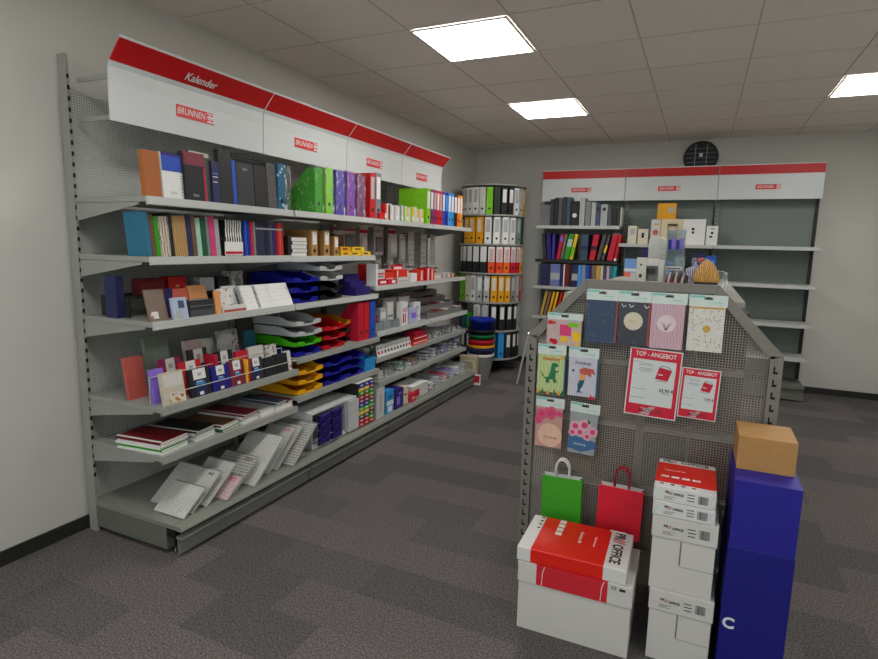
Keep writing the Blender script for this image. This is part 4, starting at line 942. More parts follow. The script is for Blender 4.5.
# ------------------------------------------------------------------ back wall unit
def BW(x, y, z, lx=0., ly=0.): return dict(loc=(x, y, z), rot=(lx, ly, 0))
BXs = [.992, 1.966, 2.935, 3.905]
plain_back = mat('plain_back_panel', (112, 122, 116), .5, 0, .03, 3)
for b in range(3):
    x0, x1 = BXs[b], BXs[b+1]; L = x1-x0
    t = thing('shelving_bay', ['left bay of the back wall shelving with grey and coloured folders', 'right bay of the back wall shelving with white boxes', 'empty bay of the back wall shelving beyond the white boxes'][b], 'shelf', (x0, 7.2, 0))
    for xx in ([0] if b < 2 else [0, L]):
        u = MB().box(xx if xx == 0 else xx-.028, xx+.028 if xx == 0 else xx, -.07, 0, 0, 2.36)
        z = .3
        while z < 2.3: u.box(xx+(.009 if xx == 0 else -.019), xx+(.019 if xx == 0 else -.009), -.0712, -.0698, z, z+.028, 1); z += .05
        u.build('upright', [darksteel if xx else steel, slotdark], t)
    bx('back_panel', plain_back, t, .028, L-.028, -.03, -.025, .16, 2.1)
    for (d, z) in ([(.43, 1.785), (.40, 1.385), (.43, 1.066), (.43, .70), (.43, .40)] if b == 0 else [(.43, 1.59), (.43, 1.20), (.43, .80), (.43, .45)]):
        top = b == 0 and z == 1.385
        so = bx('shelf', darksteel if top else (steel if b == 0 else rail_m), t, .003, L-.003, -d, -.072, z-.024, z)
        MB().prism([(-d, z-.036), (-d-.01, z-.034), (-d-.01, z+.002), (-d, z+.002)], 'x', .004, L-.004).build('price_rail', darksteel if top else rail_m, so)
    MB().box(.002, L-.002, -.5, -.072, .14, .165).box(.002, L-.002, -.47, -.46, .02, .139).build('base_deck', steel_d, t)
    h = thing('header_panel', ['left header panel above the back wall folders, white with red band', 'right header panel above the back wall white boxes, with red band', 'header panel over the empty back wall bay, behind the gondola'][b], 'sign', (x0, 6.98, 0))
    x0o = .002; bx('white_panel', panelw, h, x0o, L-.003, 0, .006, 2.085, 2.345); bx('red_band', redband, h, x0o+.002, L-.005, -.004, .003, 2.3455, 2.438); bx('white_trim', 'white', h, x0o, L-.003, -.004, .006, 2.4385, 2.448)
    bx('bracket', steel, h, .03, .035, .0065, .22, 2.2, 2.23); bx('bracket', steel, h, L-.035, L-.03, .0065, .22, 2.2, 2.23)
    logo(h, .474, -.0005, 2.212, 0, .235, .052)

# row 1: grey and black folders
ph = printed('photo_box_print', (150, 150, 150), (60, 60, 62), 'wave', .04, .5)
yb = 6.81; zr = 1.7855
for (x, w, h, m, lb) in ((1.11, .125, .245, ph, 'grey printed archive box at the left end'), (1.195, .04, .31, 'charcoal', 'charcoal folder beside the printed archive box'), (1.243, .045, .325, 'black', 'black tall folder, first of the dark group'), (1.294, .045, .325, 'dgrey', 'dark grey tall folder in the dark group'),
                         (1.342, .04, .335, 'charcoal', 'charcoal tallest folder in the dark group'), (1.39, .045, .33, 'slate', 'slate grey tall folder, last of dark group'), (1.465, .085, .26, 'black', 'black box with oval white label'), (1.55, .06, .32, 'lgrey', 'light grey folder in the middle'),
                         (1.62, .06, .275, 'grey', 'mid grey folder right of the light one'), (1.682, .05, .265, 'lgrey', 'pale grey slim folder'), (1.735, .045, .26, 'slate', 'slate folder before the box with black dot'), (1.80, .075, .245, 'lgrey', 'light grey box with black dot'),
                         (1.862, .04, .20, 'dgrey', 'dark grey short folder'), (1.915, .055, .2, 'black', 'black short folder'), (1.965, .035, .2, 'charcoal', 'charcoal short folder right of the black one')):
    t = slim(lb+' on the back wall top shelf', BW(x-.025, yb-.01, zr), w, h, .22, m, name='folder', cat='folder', group='folders on the back wall top shelf')
    if 'oval' in lb: MB().disc(0, .12, .026, -.002, -.0002).build('label_plate', 'white', t)
    if 'dot' in lb: MB().disc(0, .19, .02, -.002, -.0002).build('dot', 'black', t)
carton('narrow off-white box standing at the joint of the back shelves', BW(2.0, 6.80, zr-.0), .07, .08, .20, 'offwhite', mk=[(-.1, .1, .1, .9, 'lgrey')]) if False else None
t = slim('off-white narrow box at the right end, back wall top shelf', BW(1.9655, yb-.01, zr), .012, .21, .2, 'offwhite', name='folder', cat='folder', group='folders on the back wall top shelf')
# row 2: leaning folders in black rack
zr = 1.3855
for (x, w, m, ly, lb, bnd) in ((1.145, .04, 'charcoal', -.12, 'charcoal leaning folder at the far left', None), (1.20, .05, 'indigo', -.10, 'deep blue leaning folder', None), (1.245, .03, 'violet', -.02, 'violet blue folder', None), (1.30, .04, 'crimson', .15, 'crimson folder leaning right', (.7, .9, 'lilac')),
                               (1.345, .035, 'mocha', .15, 'brown folder leaning right', None), (1.40, .06, 'kellygreen', .18, 'bright green folder leaning right', (.5, .8, 'mint')), (1.458, .04, 'yellow', .18, 'yellow folder leaning right', (.1, .5, 'lime')), (1.555, .035, 'charcoal', 0, 'charcoal folder left of the slate one', None),
                               (1.61, .08, 'slate', 0, 'slate blue wide folder', (.4, .55, 'navy')), (1.70, .065, 'crimson', .14, 'crimson folder with black band, left one', (.4, .55, 'black')), (1.775, .04, p_weave, .2, 'grey brown woven folder leaning right', None), (1.825, .03, 'dgrey', .2, 'grey folder with yellow edge leaning right', (.3, .6, 'yellow')),
                               (1.903, .065, 'crimson', .17, 'wide crimson folder at the right', None), (1.962, .032, 'red', .15, 'red folder at the right end', (0, .1, 'white'))):
    slim(lb+', back wall second shelf', BW(x-.035, 6.815, zr+.003+w/2*abs(math.sin(ly)), 0, ly), w-.004, .30, .2, m, band=bnd, name='folder', cat='folder', group='leaning folders on the back wall second shelf')
carton('off-white board standing behind the red folders, back wall second shelf', BW(1.90, 7.05, zr), .08, .02, .33, 'offwhite')
# row 3
zr = 1.0665; x = 1.035
for (w, m, lb) in ((.035, 'dgrey', 'dark grey folder at the left end'), (.09, 'navy', 'navy folder'), (.03, 'charcoal', 'charcoal thin folder'), (.115, mat('periwinkle', (110, 120, 176)), 'periwinkle wide box file'), (.04, 'navy', 'navy thin folder after the periwinkle one'), (.018, 'white', 'white thin folder'), (.055, 'dred', 'dark red folder'), (.03, 'black', 'black folder after the dark red one'),
                   (.07, 'navy', 'navy folder with pale bands'), (.04, 'lblue', 'light blue folder'), (.05, mat('steel_blue2', (120, 146, 176)), 'steel blue folder'), (.04, 'blue', 'blue folder'), (.03, 'navy', 'navy slim folder in the middle'), (.05, 'mocha', 'brown folder'), (.05, 'gold', 'gold folder'), (.03, 'cream', 'cream folder'),
                   (.04, 'slate', 'slate folder'), (.03, 'rose', 'rose folder'), (.04, 'teal', 'teal folder'), (.04, mat('turq', (40, 160, 160)), 'turquoise folder')):
    slim(lb+', back wall third shelf', BW(x+w/2, 6.80, zr), w-.004, .265, .2, m, name='folder', cat='folder', band=(.3, .6, 'lgrey') if 'periwinkle wide' in lb or 'pale' in lb else None, group='folders on the back wall third shelf'); x += w
# row 4
zr = .7005
for (xx, w, m, lb) in ((1.10, .035, 'gold', 'gold folder'), (1.145, .035, 'mocha', 'brown folder'), (1.19, .035, 'amber', 'yellow orange folder'), (1.235, .03, 'yellow', 'yellow folder'), (1.285, .03, 'crimson', 'crimson folder'), (1.325, .03, 'amber', 'second yellow orange folder'), (1.37, .035, 'brown', 'dark brown folder'), (1.42, .04, 'navy', 'navy folder')):
    slim(lb+' leaning on the back wall fourth shelf', BW(xx, 6.80, zr+.006, 0, .2), w-.006, .30, .2, m, name='folder', cat='folder', group='leaning folders on the back wall fourth shelf')
# right bay
zr = 1.5905
carton('cream box with round picture, left end of white back shelf', BW(2.10, 6.81, zr), .095, .12, .20, 'cream', mk=[(-.25, .25, .5, .85, 'lgrey')])
carton('small cream box with tiny black figure, white back shelf', BW(2.215, 6.80, zr), .11, .12, .165, 'cream', mk=[(-.12, .12, .4, .75, 'black')])
t = carton('white box with red round picture left of the beige box', BW(2.345, 6.80, zr), .10, .12, .27, 'offwhite', mk=[(-.2, .3, .78, .84, 'gold'), (-.35, .35, .1, .35, 'cream')]); MB().disc(0, .13, .03, -.002, -.0002).build('printed_picture', 'coral', t)
t = thing('box', 'beige box with cut-out window holding small jars', 'box', (2.51, 6.79, zr))
bg = mat('beige_box', (214, 200, 160), .55)
MB().box(-.11, .11, 0, .13, 0, .03).box(-.11, .11, 0, .13, .225, .275).box(-.11, -.045, 0, .13, .03, .225).box(.06, .11, 0, .13, .03, .225).box(-.045, .06, .12, .13, .03, .225).build('body', bg, t)
bx('window_lining', 'brown', t, -.045, .06, .02, .119, .03, .033); bx('inner_card', 'cream', t, -.04, .05, .05, .06, .11, .2)
carton('yellow box with small logo standing on the beige box', BW(2.445, 6.80, zr+.2755), .19, .11, .17, 'amber', mk=[(.1, .4, .4, .75, 'lgrey'), (-.4, 0, .5, .56, 'gold')])
t = carton('large white box with small black emblem, white back shelf', BW(2.735, 6.80, zr), .225, .13, .275, 'white'); MB().disc(-.01, .17, .016, -.0018, -.0002, 8).build('emblem', 'black', t); MB().box(-.02, .004, -.0018, -.0002, .12, .145).build('emblem', 'black', t)
t = carton('smaller white box with black emblem at the shelf end', BW(2.915, 6.80, zr), .11, .12, .205, 'white'); MB().disc(0, .13, .014, -.0018, -.0002, 8).build('emblem', 'black', t); bx('emblem', 'black', t, -.025, .005, -.0018, -.0002, .08, .10); bx('emblem', 'black', t, -.015, .02, -.0018, -.0002, .17, .178)
zr = 1.2005
carton('light blue and orange picture box on lower back shelf', BW(2.115, 6.80, zr), .15, .1, .22, mat('softblue', (120, 160, 215)), mk=[(-.5, .5, .35, .5, 'white'), (-.5, 0, 0, .3, 'salmon'), (0, .5, 0, .3, 'offwhite')])
for k, (xx, w, h, m) in enumerate(((2.30, .15, .22, 'offwhite'), (2.47, .15, .2, 'lblue'), (2.62, .1, .26, 'lgrey'), (2.80, .13, .30, 'navy'), (2.93, .10, .28, 'blue'))):
    carton(['off-white box second on lower back shelf', 'light blue box third on lower back shelf', 'light grey box behind the glass display', 'navy printed box behind the basket', 'blue printed box at the right end of lower back shelf'][k], BW(xx, 6.80, zr), w, .1, h, m, mk=[(-.3, .3, .3, .6, ['lgrey', 'white', 'white', 'lilac', 'lblue'][k]), (0, .4, .7, .85, ['rose', 'navy', 'grey', 'red', 'sky'][k])])

# round wall fan / grille above the back header
t = thing('round_vent', 'round dark vent grille in the back wall above the red band', 'vent', (2.732, BACK-.0, 2.576))
MB().disc(0, 0, .178, -.02, -.001, 36).build('backing', 'black', t)
s = MB(); s.tube([(.178*math.cos(a), -.026, .178*math.sin(a)) for a in [i*2*PI/36 for i in range(36)]], .005, 6, True); s.build('frame_ring', 'charcoal', t)
s = MB()
for zz in (-.10, -.05, 0, .05, .10): hw = math.sqrt(.16**2-zz**2); s.box(-hw, hw, -.032, -.028, zz-.012, zz+.006)
s.build('blade', 'dgrey', t)
s = MB()
for xx in (-.06, .06): hw = math.sqrt(.16**2-xx**2); s.box(xx-.003, xx+.003, -.036, -.033, -hw, hw)
s.build('grille_bar', 'lgrey', t); bx('badge', 'white', t, -.018, .018, -.040, -.037, .005, .045)

# ------------------------------------------------------------------ display gondola in front right
PX0, PX1, PY = 2.145, 3.155, 2.50
panelm = perforated('perforated_panel', (140, 133, 124), .0106, .68, 0, 2, True)
framem = mat('gondola_frame', (124, 120, 112), .45, .1, .04, 8)
t = thing('display_gondola', 'free standing gondola with perforated grey end panel and sloped top corners', 'display stand', (0, 0, 0))
ch = .245; zt = 1.392
out = [(PX0+.04, .02), (PX0+.04, 1.115), (PX0+ch+.012, zt-.035), (PX1-ch-.012, zt-.035), (PX1-.04, 1.115), (PX1-.04, .02)]
MB().prism(out, 'y', PY+.002, PY+.0035).build('perforated_panel', panelm, t)
f = MB(); fw = .038
o1 = [(PX0, 1.13), (PX0+ch, zt), (PX1-ch, zt), (PX1, 1.13)]; i1 = [(PX0+.045, 1.115), (PX0+ch+.014, zt-fw), (PX1-ch-.014, zt-fw), (PX1-.045, 1.115)]
for k in range(3): f.prism([o1[k], o1[k+1], i1[k+1], i1[k]], 'y', PY-.016, PY+.012)
f.build('top_frame', framem, t, .0015)
for side, (a, b_) in enumerate(((PX0, PX0+.045), (PX1-.045, PX1))):
    p = MB().box(a, b_, PY-.016, PY+.03, 0, 1.128)
    z = .06
    while z < 1.08:
        c0 = a+.014 if side == 0 else a+.014
        p.box(c0, c0+.006, PY-.0168, PY-.0158, z, z+.028, 1).box(c0+.006, c0+.016, PY-.0168, PY-.0158, z, z+.009, 1); z += .05
    p.build('slotted_post', [framem, slotdark], t)
GY1 = 5.4
b = MB().box(2.635, 2.665, PY+.06, GY1, .1, 1.30); b.build('centre_panel', steel_d, t)
for z, hw in ((.16, .46), (.47, .38), (.76, .38), (1.04, .38)):
    MB().box(2.65-hw, 2.634, PY+.05, GY1, z-.022, z).box(2.666, 2.65+hw, PY+.05, GY1, z-.022, z).build('shelf', steel, t)
MB().box(2.65-.36, 2.65+.36, PY+.05, 4.4, 1.302, 1.325).build('top_shelf', steel, t)
MB().box(2.22, 3.08, PY+.05, GY1, .02, .13).build('plinth', steel_d, t)
# boxes added behind the perforated panel, coloured dark so its holes look shaded
gk = ['charcoal', 'dgreen', 'dred', 'brown', 'navy', 'dgrey', 'black', 'petrol']; gw = ['charcoal', 'dark green', 'dark red', 'brown', 'navy', 'grey', 'black', 'petrol blue']
n = 0
for zi, z in enumerate((.1605, .4705, .7605, 1.0405)):
    for q in range(4):
        xx = [2.355, 2.545, 2.755, 2.945][q]; m = (zi*3+q*5) % 8
        carton(f'{gw[m]} box added behind the perforated panel, {["lowest", "second", "third", "highest"][zi]} shelf, {["first", "second", "third", "fourth"][q]} from the left', dict(loc=(xx, PY+.10, z), rot=(0, 0, 0)), .178, .2, .235+.008*((q+zi) % 3), gk[m], group='boxes added behind the perforated panel'); n += 1

# hanging party packs on the panel
turq = mat('turquoise_print', (120, 196, 190), .4); hdr = mat('header_card', (206, 218, 212), .3)
gloss = clearplastic('gloss_sleeve', (235, 235, 235), .10, .08)
def card_pack(label, x0, x1, z0, z1, cover, roll=0., hdrh=.045, env=None):
    w = x1-x0; h = z1-z0
    t = thing('card_pack', label, 'card pack', ((x0+x1)/2, PY-.028, z1), (0, roll, 0), 'card packs hanging on the perforated panel')
    s = MB().box(-w/2, w/2, 0, .0014, -hdrh, -.018).box(-w/2, -.016, 0, .0014, -.018, -.006).box(.016, w/2, 0, .0014, -.018, -.006).box(-w/2, w/2, 0, .0014, -.006, 0); o = s.build('header_card', hdr, t)
    bx('printed_corner', turq, o, -w/2+.002, -w*.1, -.0007, 0, -.011, -.003); bx('printed_line', turq, o, w*.1, w*.36, -.0007, 0, -.03, -.027)
    MB().prism([(-.018, -.018), (-.010, -.012), (-.005, -.009), (.005, -.009), (.010, -.012), (.018, -.018)], 'y', -.0012, -.0001).build('hanger_slot', 'charcoal', o)
    if env: bx('envelope', env, t, -w/2+.008, w/2+.0, .004, .007, -h+.004, -hdrh+.006)
    bx('card', cover, t, -w/2+.003, w/2-.006, .0005, .0038, -h, -hdrh+.001)
    bx('peg_hook', chrome, t, -.0015, .0015, -.014, .0295, -.0088, -.0062)
    return t, w, h
def flower(mb, x, z, r, m, y=-.0012):
    for k in range(5):
        a = k*2*PI/5+x*9; mb.disc(x+math.cos(a)*r*.55, z+math.sin(a)*r*.55, r*.55, y-.0002*k, y+.0004, 8, m)
    mb.disc(x, z, r*.55, y-.0014, y, 8, m+1)
nv = printed('navy_speckle', (52, 70, 98), (200, 205, 215), 'spots', .012, .10); dk2 = mat('dark_slate_card', (52, 52, 62), .3)
pkf = printed('pink_leaf', (206, 172, 184), (184, 144, 158), 'wave', .035, .9); dots = printed('confetti_card', (216, 214, 206), (60, 56, 56), 'spots', .011, .20)
card_pack('slate blue speckled card pack, leftmost of the top row', 2.402, 2.533, 1.122, 1.352, nv, env='coral')
t, w, h = card_pack('dark card pack with cream circle in the middle, top row', 2.534, 2.663, 1.122, 1.352, dk2, env='coral')
MB().disc(0, -.125, .038, -.001, .0004, 28).build('circle', 'cream', t); text('lettering', 'Danke', .013, 'gold', t, (0, -.0013, -.125)); MB().prism([(-.0, -.20), (.03, -.222), (-.0, -.222)], 'y', -.001, .0004).build('triangle', 'slate', t)
s = MB()
for xx in (-.05, -.02, .04): s.tube([(xx, -.001, -.055), (xx+.008, -.001, -.068), (xx+.018, -.001, -.06)], .0022, 5)
s.build('ornament', 'white', t)
t, w, h = card_pack('pink leaf patterned card pack with pale circle, top row', 2.664, 2.80, 1.122, 1.352, pkf); MB().disc(-.004, -.125, .036, -.001, .0004, 28).build('circle', mat('circle_pale', (224, 206, 212)), t)
s = MB()
for k in range(5): s.tube([(-.004, -.001, -.155), (-.004+(k-2)*.009, -.0012, -.13+.004*abs(k-2))], .001, 4)
s.build('twig', 'burgundy', t)
t, w, h = card_pack('white card pack with black and gold dots and gold balloon, top row', 2.806, 2.945, 1.125, 1.352, dots); bx('gold_edge', 'gold', t, -.062, .06, .0, .001, -.055, -.048)
MB().disc(.002, -.135, .014, -.001, .0004, 16).tube([(.002, -.0008, -.149), (.0, -.0008, -.185)], .0006, 4).build('balloon', 'gold', t)
t, w, h = card_pack('bright pink and yellow children\'s craft card pack, left of the top row', 2.236, 2.392, 1.098, 1.240, mat('kids_pink', (226, 130, 150), .35), hdrh=.03)
s = MB().box(-.077, .074, -.0006, .0004, -.144, -.031, 0).box(-.02, .03, -.001, .0, -.10, -.05, 1).box(.035, .072, -.001, .0, -.12, -.08, 2).disc(-.04, -.13, .013, -.0014, 0, 10, 3).disc(-.055, -.125, .01, -.0014, 0, 10, 3).disc(.0, -.115, .016, -.0016, 0, 12, 2).box(.015, .06, -.0012, 0, -.06, -.04, 4).box(-.07, -.04, -.001, 0, -.05, -.04, 3).box(.05, .062, -.0016, 0, -.142, -.125, 2)
s.build('printed_picture', ['blush', 'pink', 'yellow', 'red', 'lime'], t); MB().box(-.074, -.055, -.0012, 0, -.052, -.036).build('badge', 'red', t)
mat('orange_ink', (214, 104, 40)); mat('leafgreen', (40, 120, 70))
t, w, h = card_pack('green dinosaur invitation card pack, lettered Einladung', 2.200, 2.328, .878, 1.096, printed('dino_card', (176, 196, 130), (196, 206, 150), 'wave', .05, .7), env='teal')
text('lettering', 'Einladung', .021, 'orange_ink', t, (.0, -.001, -.065), bold=.0004)
MB().prism([(-.045, -.125), (-.028, -.150), (-.012, -.150), (-.004, -.125), (.002, -.095), (.004, -.083), (.026, -.083), (.034, -.092), (.030, -.100), (.018, -.103), (.020, -.118), (.034, -.116), (.034, -.122), (.022, -.128), (.022, -.150), (.030, -.172), (.014, -.172), (.008, -.158), (-.004, -.160), (-.006, -.176), (-.022, -.176), (-.022, -.160), (-.038, -.145), (-.050, -.118)], 'y', -.0012, .0004).build('dinosaur_picture', 'leafgreen', t)
for k, x in enumerate((-.055, -.035, -.01, .02, .04, .055)): MB().prism([(x-.008, -.227), (x, -.205+.004*(k % 2)), (x+.008, -.227)], 'y', -.001, .0004).build('plant_picture', ['amber', 'leafgreen'][k % 2], t)
MB().disc(.05, -.055, .008, -.001, .0004, 10, 0).build('sun_picture', 'amber', t)
t, w, h = card_pack('white mermaid invitation card pack, lettered Einladung', 2.340, 2.470, .876, 1.095, mat('mermaid_card', (196, 196, 208), .35), env='teal')
text('lettering', 'Einladung', .018, 'slate', t, (-.002, -.001, -.068), shear=.2)
s = MB().disc(-.002, -.105, .013, -.0014, .0002, 14, 0).prism([(-.012, -.112), (.012, -.112), (.010, -.145), (-.012, -.148)], 'y', -.001, .0004, 1).prism([(.0, -.088), (.045, -.092), (.055, -.118), (.036, -.108), (.038, -.128), (.016, -.118), (.004, -.122)], 'y', -.0012, .0003, 0).prism([(-.012, -.146), (.010, -.144), (.002, -.172), (-.010, -.192), (.004, -.203), (-.012, -.200), (-.022, -.206), (-.018, -.190), (-.020, -.165)], 'y', -.0012, .0004, 2)
s.build('mermaid_picture', ['coral', 'peach', 'petrol'], t); MB().prism([(.03, -.228), (.04, -.205), (.046, -.218), (.054, -.208), (.056, -.228)], 'y', -.001, .0004).build('starfish_picture', 'crimson', t); MB().disc(-.042, -.105, .006, -.001, .0004, 8).build('shell_picture', 'petrol', t)
t, w, h = card_pack('card pack with deep pink roses above a cream oval', 2.204, 2.334, .620, .852, mat('blush_card', (196, 150, 140), .35))
s = MB(); 
for x, z, r in ((-.035, -.08, .026), (.005, -.07, .03), (-.05, -.11, .018), (.045, -.07, .014)): flower(s, x, z, r, 0)
s.disc(.005, -.175, .055, -.001, .0004, 28, 2); s.build('roses_picture', [mat('rose_pink', (208, 90, 120)), 'pink', mat('oval', (222, 184, 160))], t); text('lettering', 'Einladung', .016, 'mocha', t, (.006, -.0013, -.185), shear=.25)
t, w, h = card_pack('card pack with rose bouquet in a blue vase, slightly tilted', 2.362, 2.49, .614, .848, mat('bouquet_card', (150, 160, 160), .35), roll=.035)
s = MB().prism([(-.062, -.15), (.06, -.17), (.06, -.20), (.0, -.225), (-.06, -.215)], 'y', -.0006, .0004, 2)
for x, z, r in ((-.035, -.11, .024), (.005, -.10, .026), (.042, -.125, .022), (-.012, -.135, .02), (.02, -.15, .018), (-.045, -.14, .018)): flower(s, x, z, r, 0)
s.prism([(.015, -.07), (.03, -.085), (.02, -.095)], 'y', -.0016, .0, 3); s.build('bouquet_picture', ['rose', 'pink', mat('vase_blue', (60, 104, 150)), 'dgreen'], t); text('lettering', 'Einladung', .014, 'white', t, (-.01, -.0016, -.19), shear=.2)

# offer signs
signred = mat('sign_red', (206, 26, 56), .4, 0, .02); signp = mat('sign_paper', (208, 216, 214), .4, 0, .01)
def sign(label, x0, x1, z0, z1, price, roll):
    w, h = x1-x0, z1-z0; k = h/.297
    t = thing('offer_sign', label, 'sign', ((x0+x1)/2, PY-.020, z0), (0, roll, 0))
    bx('paper', 'white', t, -w/2, w/2, 0, .0015, 0, h)
    bx('red_border', signred, t, -w/2+.005*k, w/2-.005*k, -.0006, 0, .005*k, h-.005*k)
    o = bx('white_field', signp, t, -w*.42, w*.40, -.0012, -.0006, h*.175, h*.84)
    text('lettering', 'TOP - ANGEBOT', .0272*k, 'white', t, (0, -.0012, h*.915), sx=.80, bold=.0003*k)
    lt = MB(); rnd = random.Random(5)
    for q in range(7):
        zz = h*(.80-.022*q); c = -w*.16; hw = w*(.10+.05*((q*7) % 3)/2) if q else w*.07
        if q == 0: c = -w*.33
        if q == 3: continue
        lt.box(c-hw, c+hw, -.0016, -.0012, zz-.0007*k, zz+.0007*k)
    for zz, a, b_ in ((.40, -.38, -.12), (.27, -.40, -.12), (.375, .18, .32)): lt.box(w*a, w*b_, -.0016, -.0012, h*zz-.0007*k, h*zz+.0007*k)
    lt.build('fine_print', 'dgrey', o)
    text('price', price, .019*k, 'black', o, (w*.27, -.0014, h*.415), sx=1.0, bold=.0004*k)
    s = MB().prism([(w*.03, h*.575), (w*.27, h*.56), (w*.335, h*.72), (w*.09, h*.75)], 'y', -.0018, -.0012); s.build('product_picture', 'crimson', o)
    s = MB().tube([(w*.10, -.0016, h*.75), (w*.14, -.0016, h*.775), (w*.26, -.0016, h*.765), (w*.32, -.0016, h*.73)], .0011*k, 5).box(w*.04, w*.26, -.0017, -.0012, h*.545, h*.55); s.build('picture_outline', 'charcoal', o)
    bx('picture_label', 'white', o, w*.08, w*.17, -.0022, -.0018, h*.635, h*.65)
    s = MB().prism([(-w*.22, h*.03), (-w*.02, h*.03), (w*.10, h*.155), (w*.0, h*.15), (-w*.06, h*.12), (-w*.2, h*.13), (-w*.1, h*.075)], 'y', -.0009, -.0006); s.build('swash', 'blush', t)
    text('lettering', 'ENDELER', .026*k, 'charcoal', t, (0, -.0012, h*.085), shear=.2, sx=.88)
    bx('clip', chrome, t, -.004, .004, -.0016, .02, h-.006, h-.002)
sign('large red and white offer sign on the perforated panel, 23,95 euro', 2.586, 2.792, .824, 1.115, '23,95 €', .035)
sign('smaller red and white offer sign at the right, 7,99 euro', 2.797, 2.941, .842, 1.052, '7,99 €', .03)

# paper carrier bags
def carrier(label, x0, x1, z0, z1, m, hm, ztop, roll=0., ry=0.):
    w = x1-x0; h = z1-z0; D = .034
    t = thing('carrier_bag', label, 'bag', ((x0+x1)/2, PY-.060, z0), (0, roll, ry), None)
    s = MB()
    s.box(-w/2, w/2, 0, .0012, 0, h).box(-w/2, w/2, D-.0012, D, 0, h).box(-w/2, w/2, .0012, D-.0012, 0, .0012)
    for sg in (-1, 1):
        a = sg*w/2; c = sg*(w/2-.010)
        s.prism([(a, .0012), (a-sg*.0012, .0012), (c-sg*.0012, D/2), (a-sg*.0012, D-.0012), (a, D-.0012), (c, D/2)], 'z', .0012, h)
    s.build('bag_body', m, t)
    bx('inner_edge', 'white', t, -w/2+.002, w/2-.002, .0013, .0022, h-.02, h+.0015); bx('inner_edge', 'white', t, -w/2+.002, w/2-.002, D-.0022, D-.0013, h-.02, h+.003)
    for yy in (.005, D-.005):
        hh = ztop-z1; r = .03; pts = [(-r, yy, h-.03), (-r, yy, h+hh*.45)]+[(-r*math.cos(a), yy, h+hh*.45+hh*.55*math.sin(a)) for a in [i*PI/8 for i in range(1, 8)]]+[(r, yy, h+hh*.45), (r, yy, h-.03)]
        MB().tube(pts, .0042, 8).build('handle', hm, t, smooth=True)
    cr = MB().box(-w*.46, w*.46, -.0006, 0, h*.30, h*.303); cr.build('fold_crease', m, t)
    bx('peg_hook', chrome, t, -.002, .002, -.004, .0615, h+(ztop-z1)-.010, h+(ztop-z1)-.006)
    return t
carrier('green paper carrier bag with white twisted handles', 2.262, 2.440, .285, .500, mat('bag_green', (60, 158, 30), .6, 0, .04), 'white', .580, -.02)
carrier('red paper carrier bag with dark red handles', 2.507, 2.692, .275, .502, mat('bag_red', (214, 24, 48), .6, 0, .04), mat('handle_red', (160, 16, 44), .6), .592, .02)

# ------------------------------------------------------------------ paper boxes and reams in front
cardw = mat('carton_white', (206, 203, 197), .6, 0, .025, 6); reamw = mat('ream_white', (216, 216, 212), .4, 0, .02)
reamr = mat('ream_red', (222, 34, 22), .32, 0, .02); lidr = mat('lid_red', (206, 36, 50), .5, 0, .02)
ink = mat('ink_black', (34, 34, 36), .5)
def brand(parent, x, y, z, s, rot, loc2=None):
    """PR//OFFICE wordmark: black letters with red slashes; local layout along X, then rotated"""
    e = bpy.data.objects.new('wordmark', MB().box(-s*.02, s*.02, -.0001, .0001, -s*.02, s*.02).build('tmp', ink).data); bpy.data.objects.remove(bpy.data.objects['tmp']); COL.objects.link(e)
    e.parent = parent; e.location = (x, y, z); e.rotation_euler = rot
    text('lettering', 'PR', s, ink, e, (-s*1.55, -.0006, 0), bold=s*.03); text('slashes', '//', s*1.15, 'red', e, (-s*.62, -.0006, 0), bold=s*.04)
    text('lettering', 'OFFICE', s, ink, e, (s*1.05, -.0006, 0), bold=s*.03, sx=.9)
    return e
def barcode(parent, x, y, z, w, h):
    s = MB(); rnd = random.Random(2); a = -w/2
    while a < w/2: b_ = rnd.choice((.0008, .0014, .002)); s.box(x+a, x+min(a+b_, w/2), y-.0004, y, z, z+h); a += b_+rnd.choice((.0008, .0014))
    s.build('barcode', ink, parent)
# A3 carton
t = thing('paper_carton', 'wide white lidded paper carton with red centre band on its lid', 'box', (2.4915, 2.048, 0), (0, 0, .012))
bx('carton_body', cardw, t, -.214, .214, .003, .300, 0, .27, bevel=.002)
l = MB().box(-.218, .218, -.001, .304, .205, .288).build('lid', cardw, t, .002)
MB().box(-.143, .128, -.0018, -.001, .2055, .288).box(-.143, .128, -.001, .304, .2882, .2890).build('red_band', lidr, l)
for q in (-.121, .104): MB().tube([(q, -.0022, .208), (q+.002, -.0022, .26), (q+.010, -.0022, .288)], .0016, 5).build('strap_line', 'white', l)
text('lettering', 'A3', .018, ink, l, (.150, -.0014, .272)); MB().box(.170, .192, -.0014, -.001, .266, .276).build('printed_mark', ink, l)
bx('red_side', lidr, t, .2142, .2148, .02, .28, .1, .2) if False else None
# A3 ream on it
t = thing('paper_ream', 'large red and white paper ream lying on the wide carton', 'paper ream', (2.474, 2.052, .2895), (0, 0, .022))
W, D, HH = .418, .296, .058
bx('wrapper', reamw, t, -W/2, W/2, 0, D, 0, HH, bevel=.004)
r = MB().box(-W/2+.052, W/2-.082, -.0006, D+.0006, -.0, HH+.0006).build('red_wrap', reamr, t, .0045)
brand(t, W/2-.045, .15, HH+.0012, .044, (0, 0, -R90)) if False else None
def flat_text(name, s, size, m, parent, x, y, z, rz, **k): return text(name, s, size, m, parent, (x, y, z), rot=(0, 0, rz), **k)
fx = W/2-.050
flat_text('lettering', 'PR', .056, ink, t, fx-.002, .255, HH+.0006, -R90, bold=.0016, sx=.85); flat_text('slashes', '//', .062, 'red', t, fx-.002, .212, HH+.0006, -R90, bold=.0018); flat_text('lettering', 'OFFICE', .056, ink, t, fx-.002, .108, HH+.0006, -R90, bold=.0016, sx=.84)
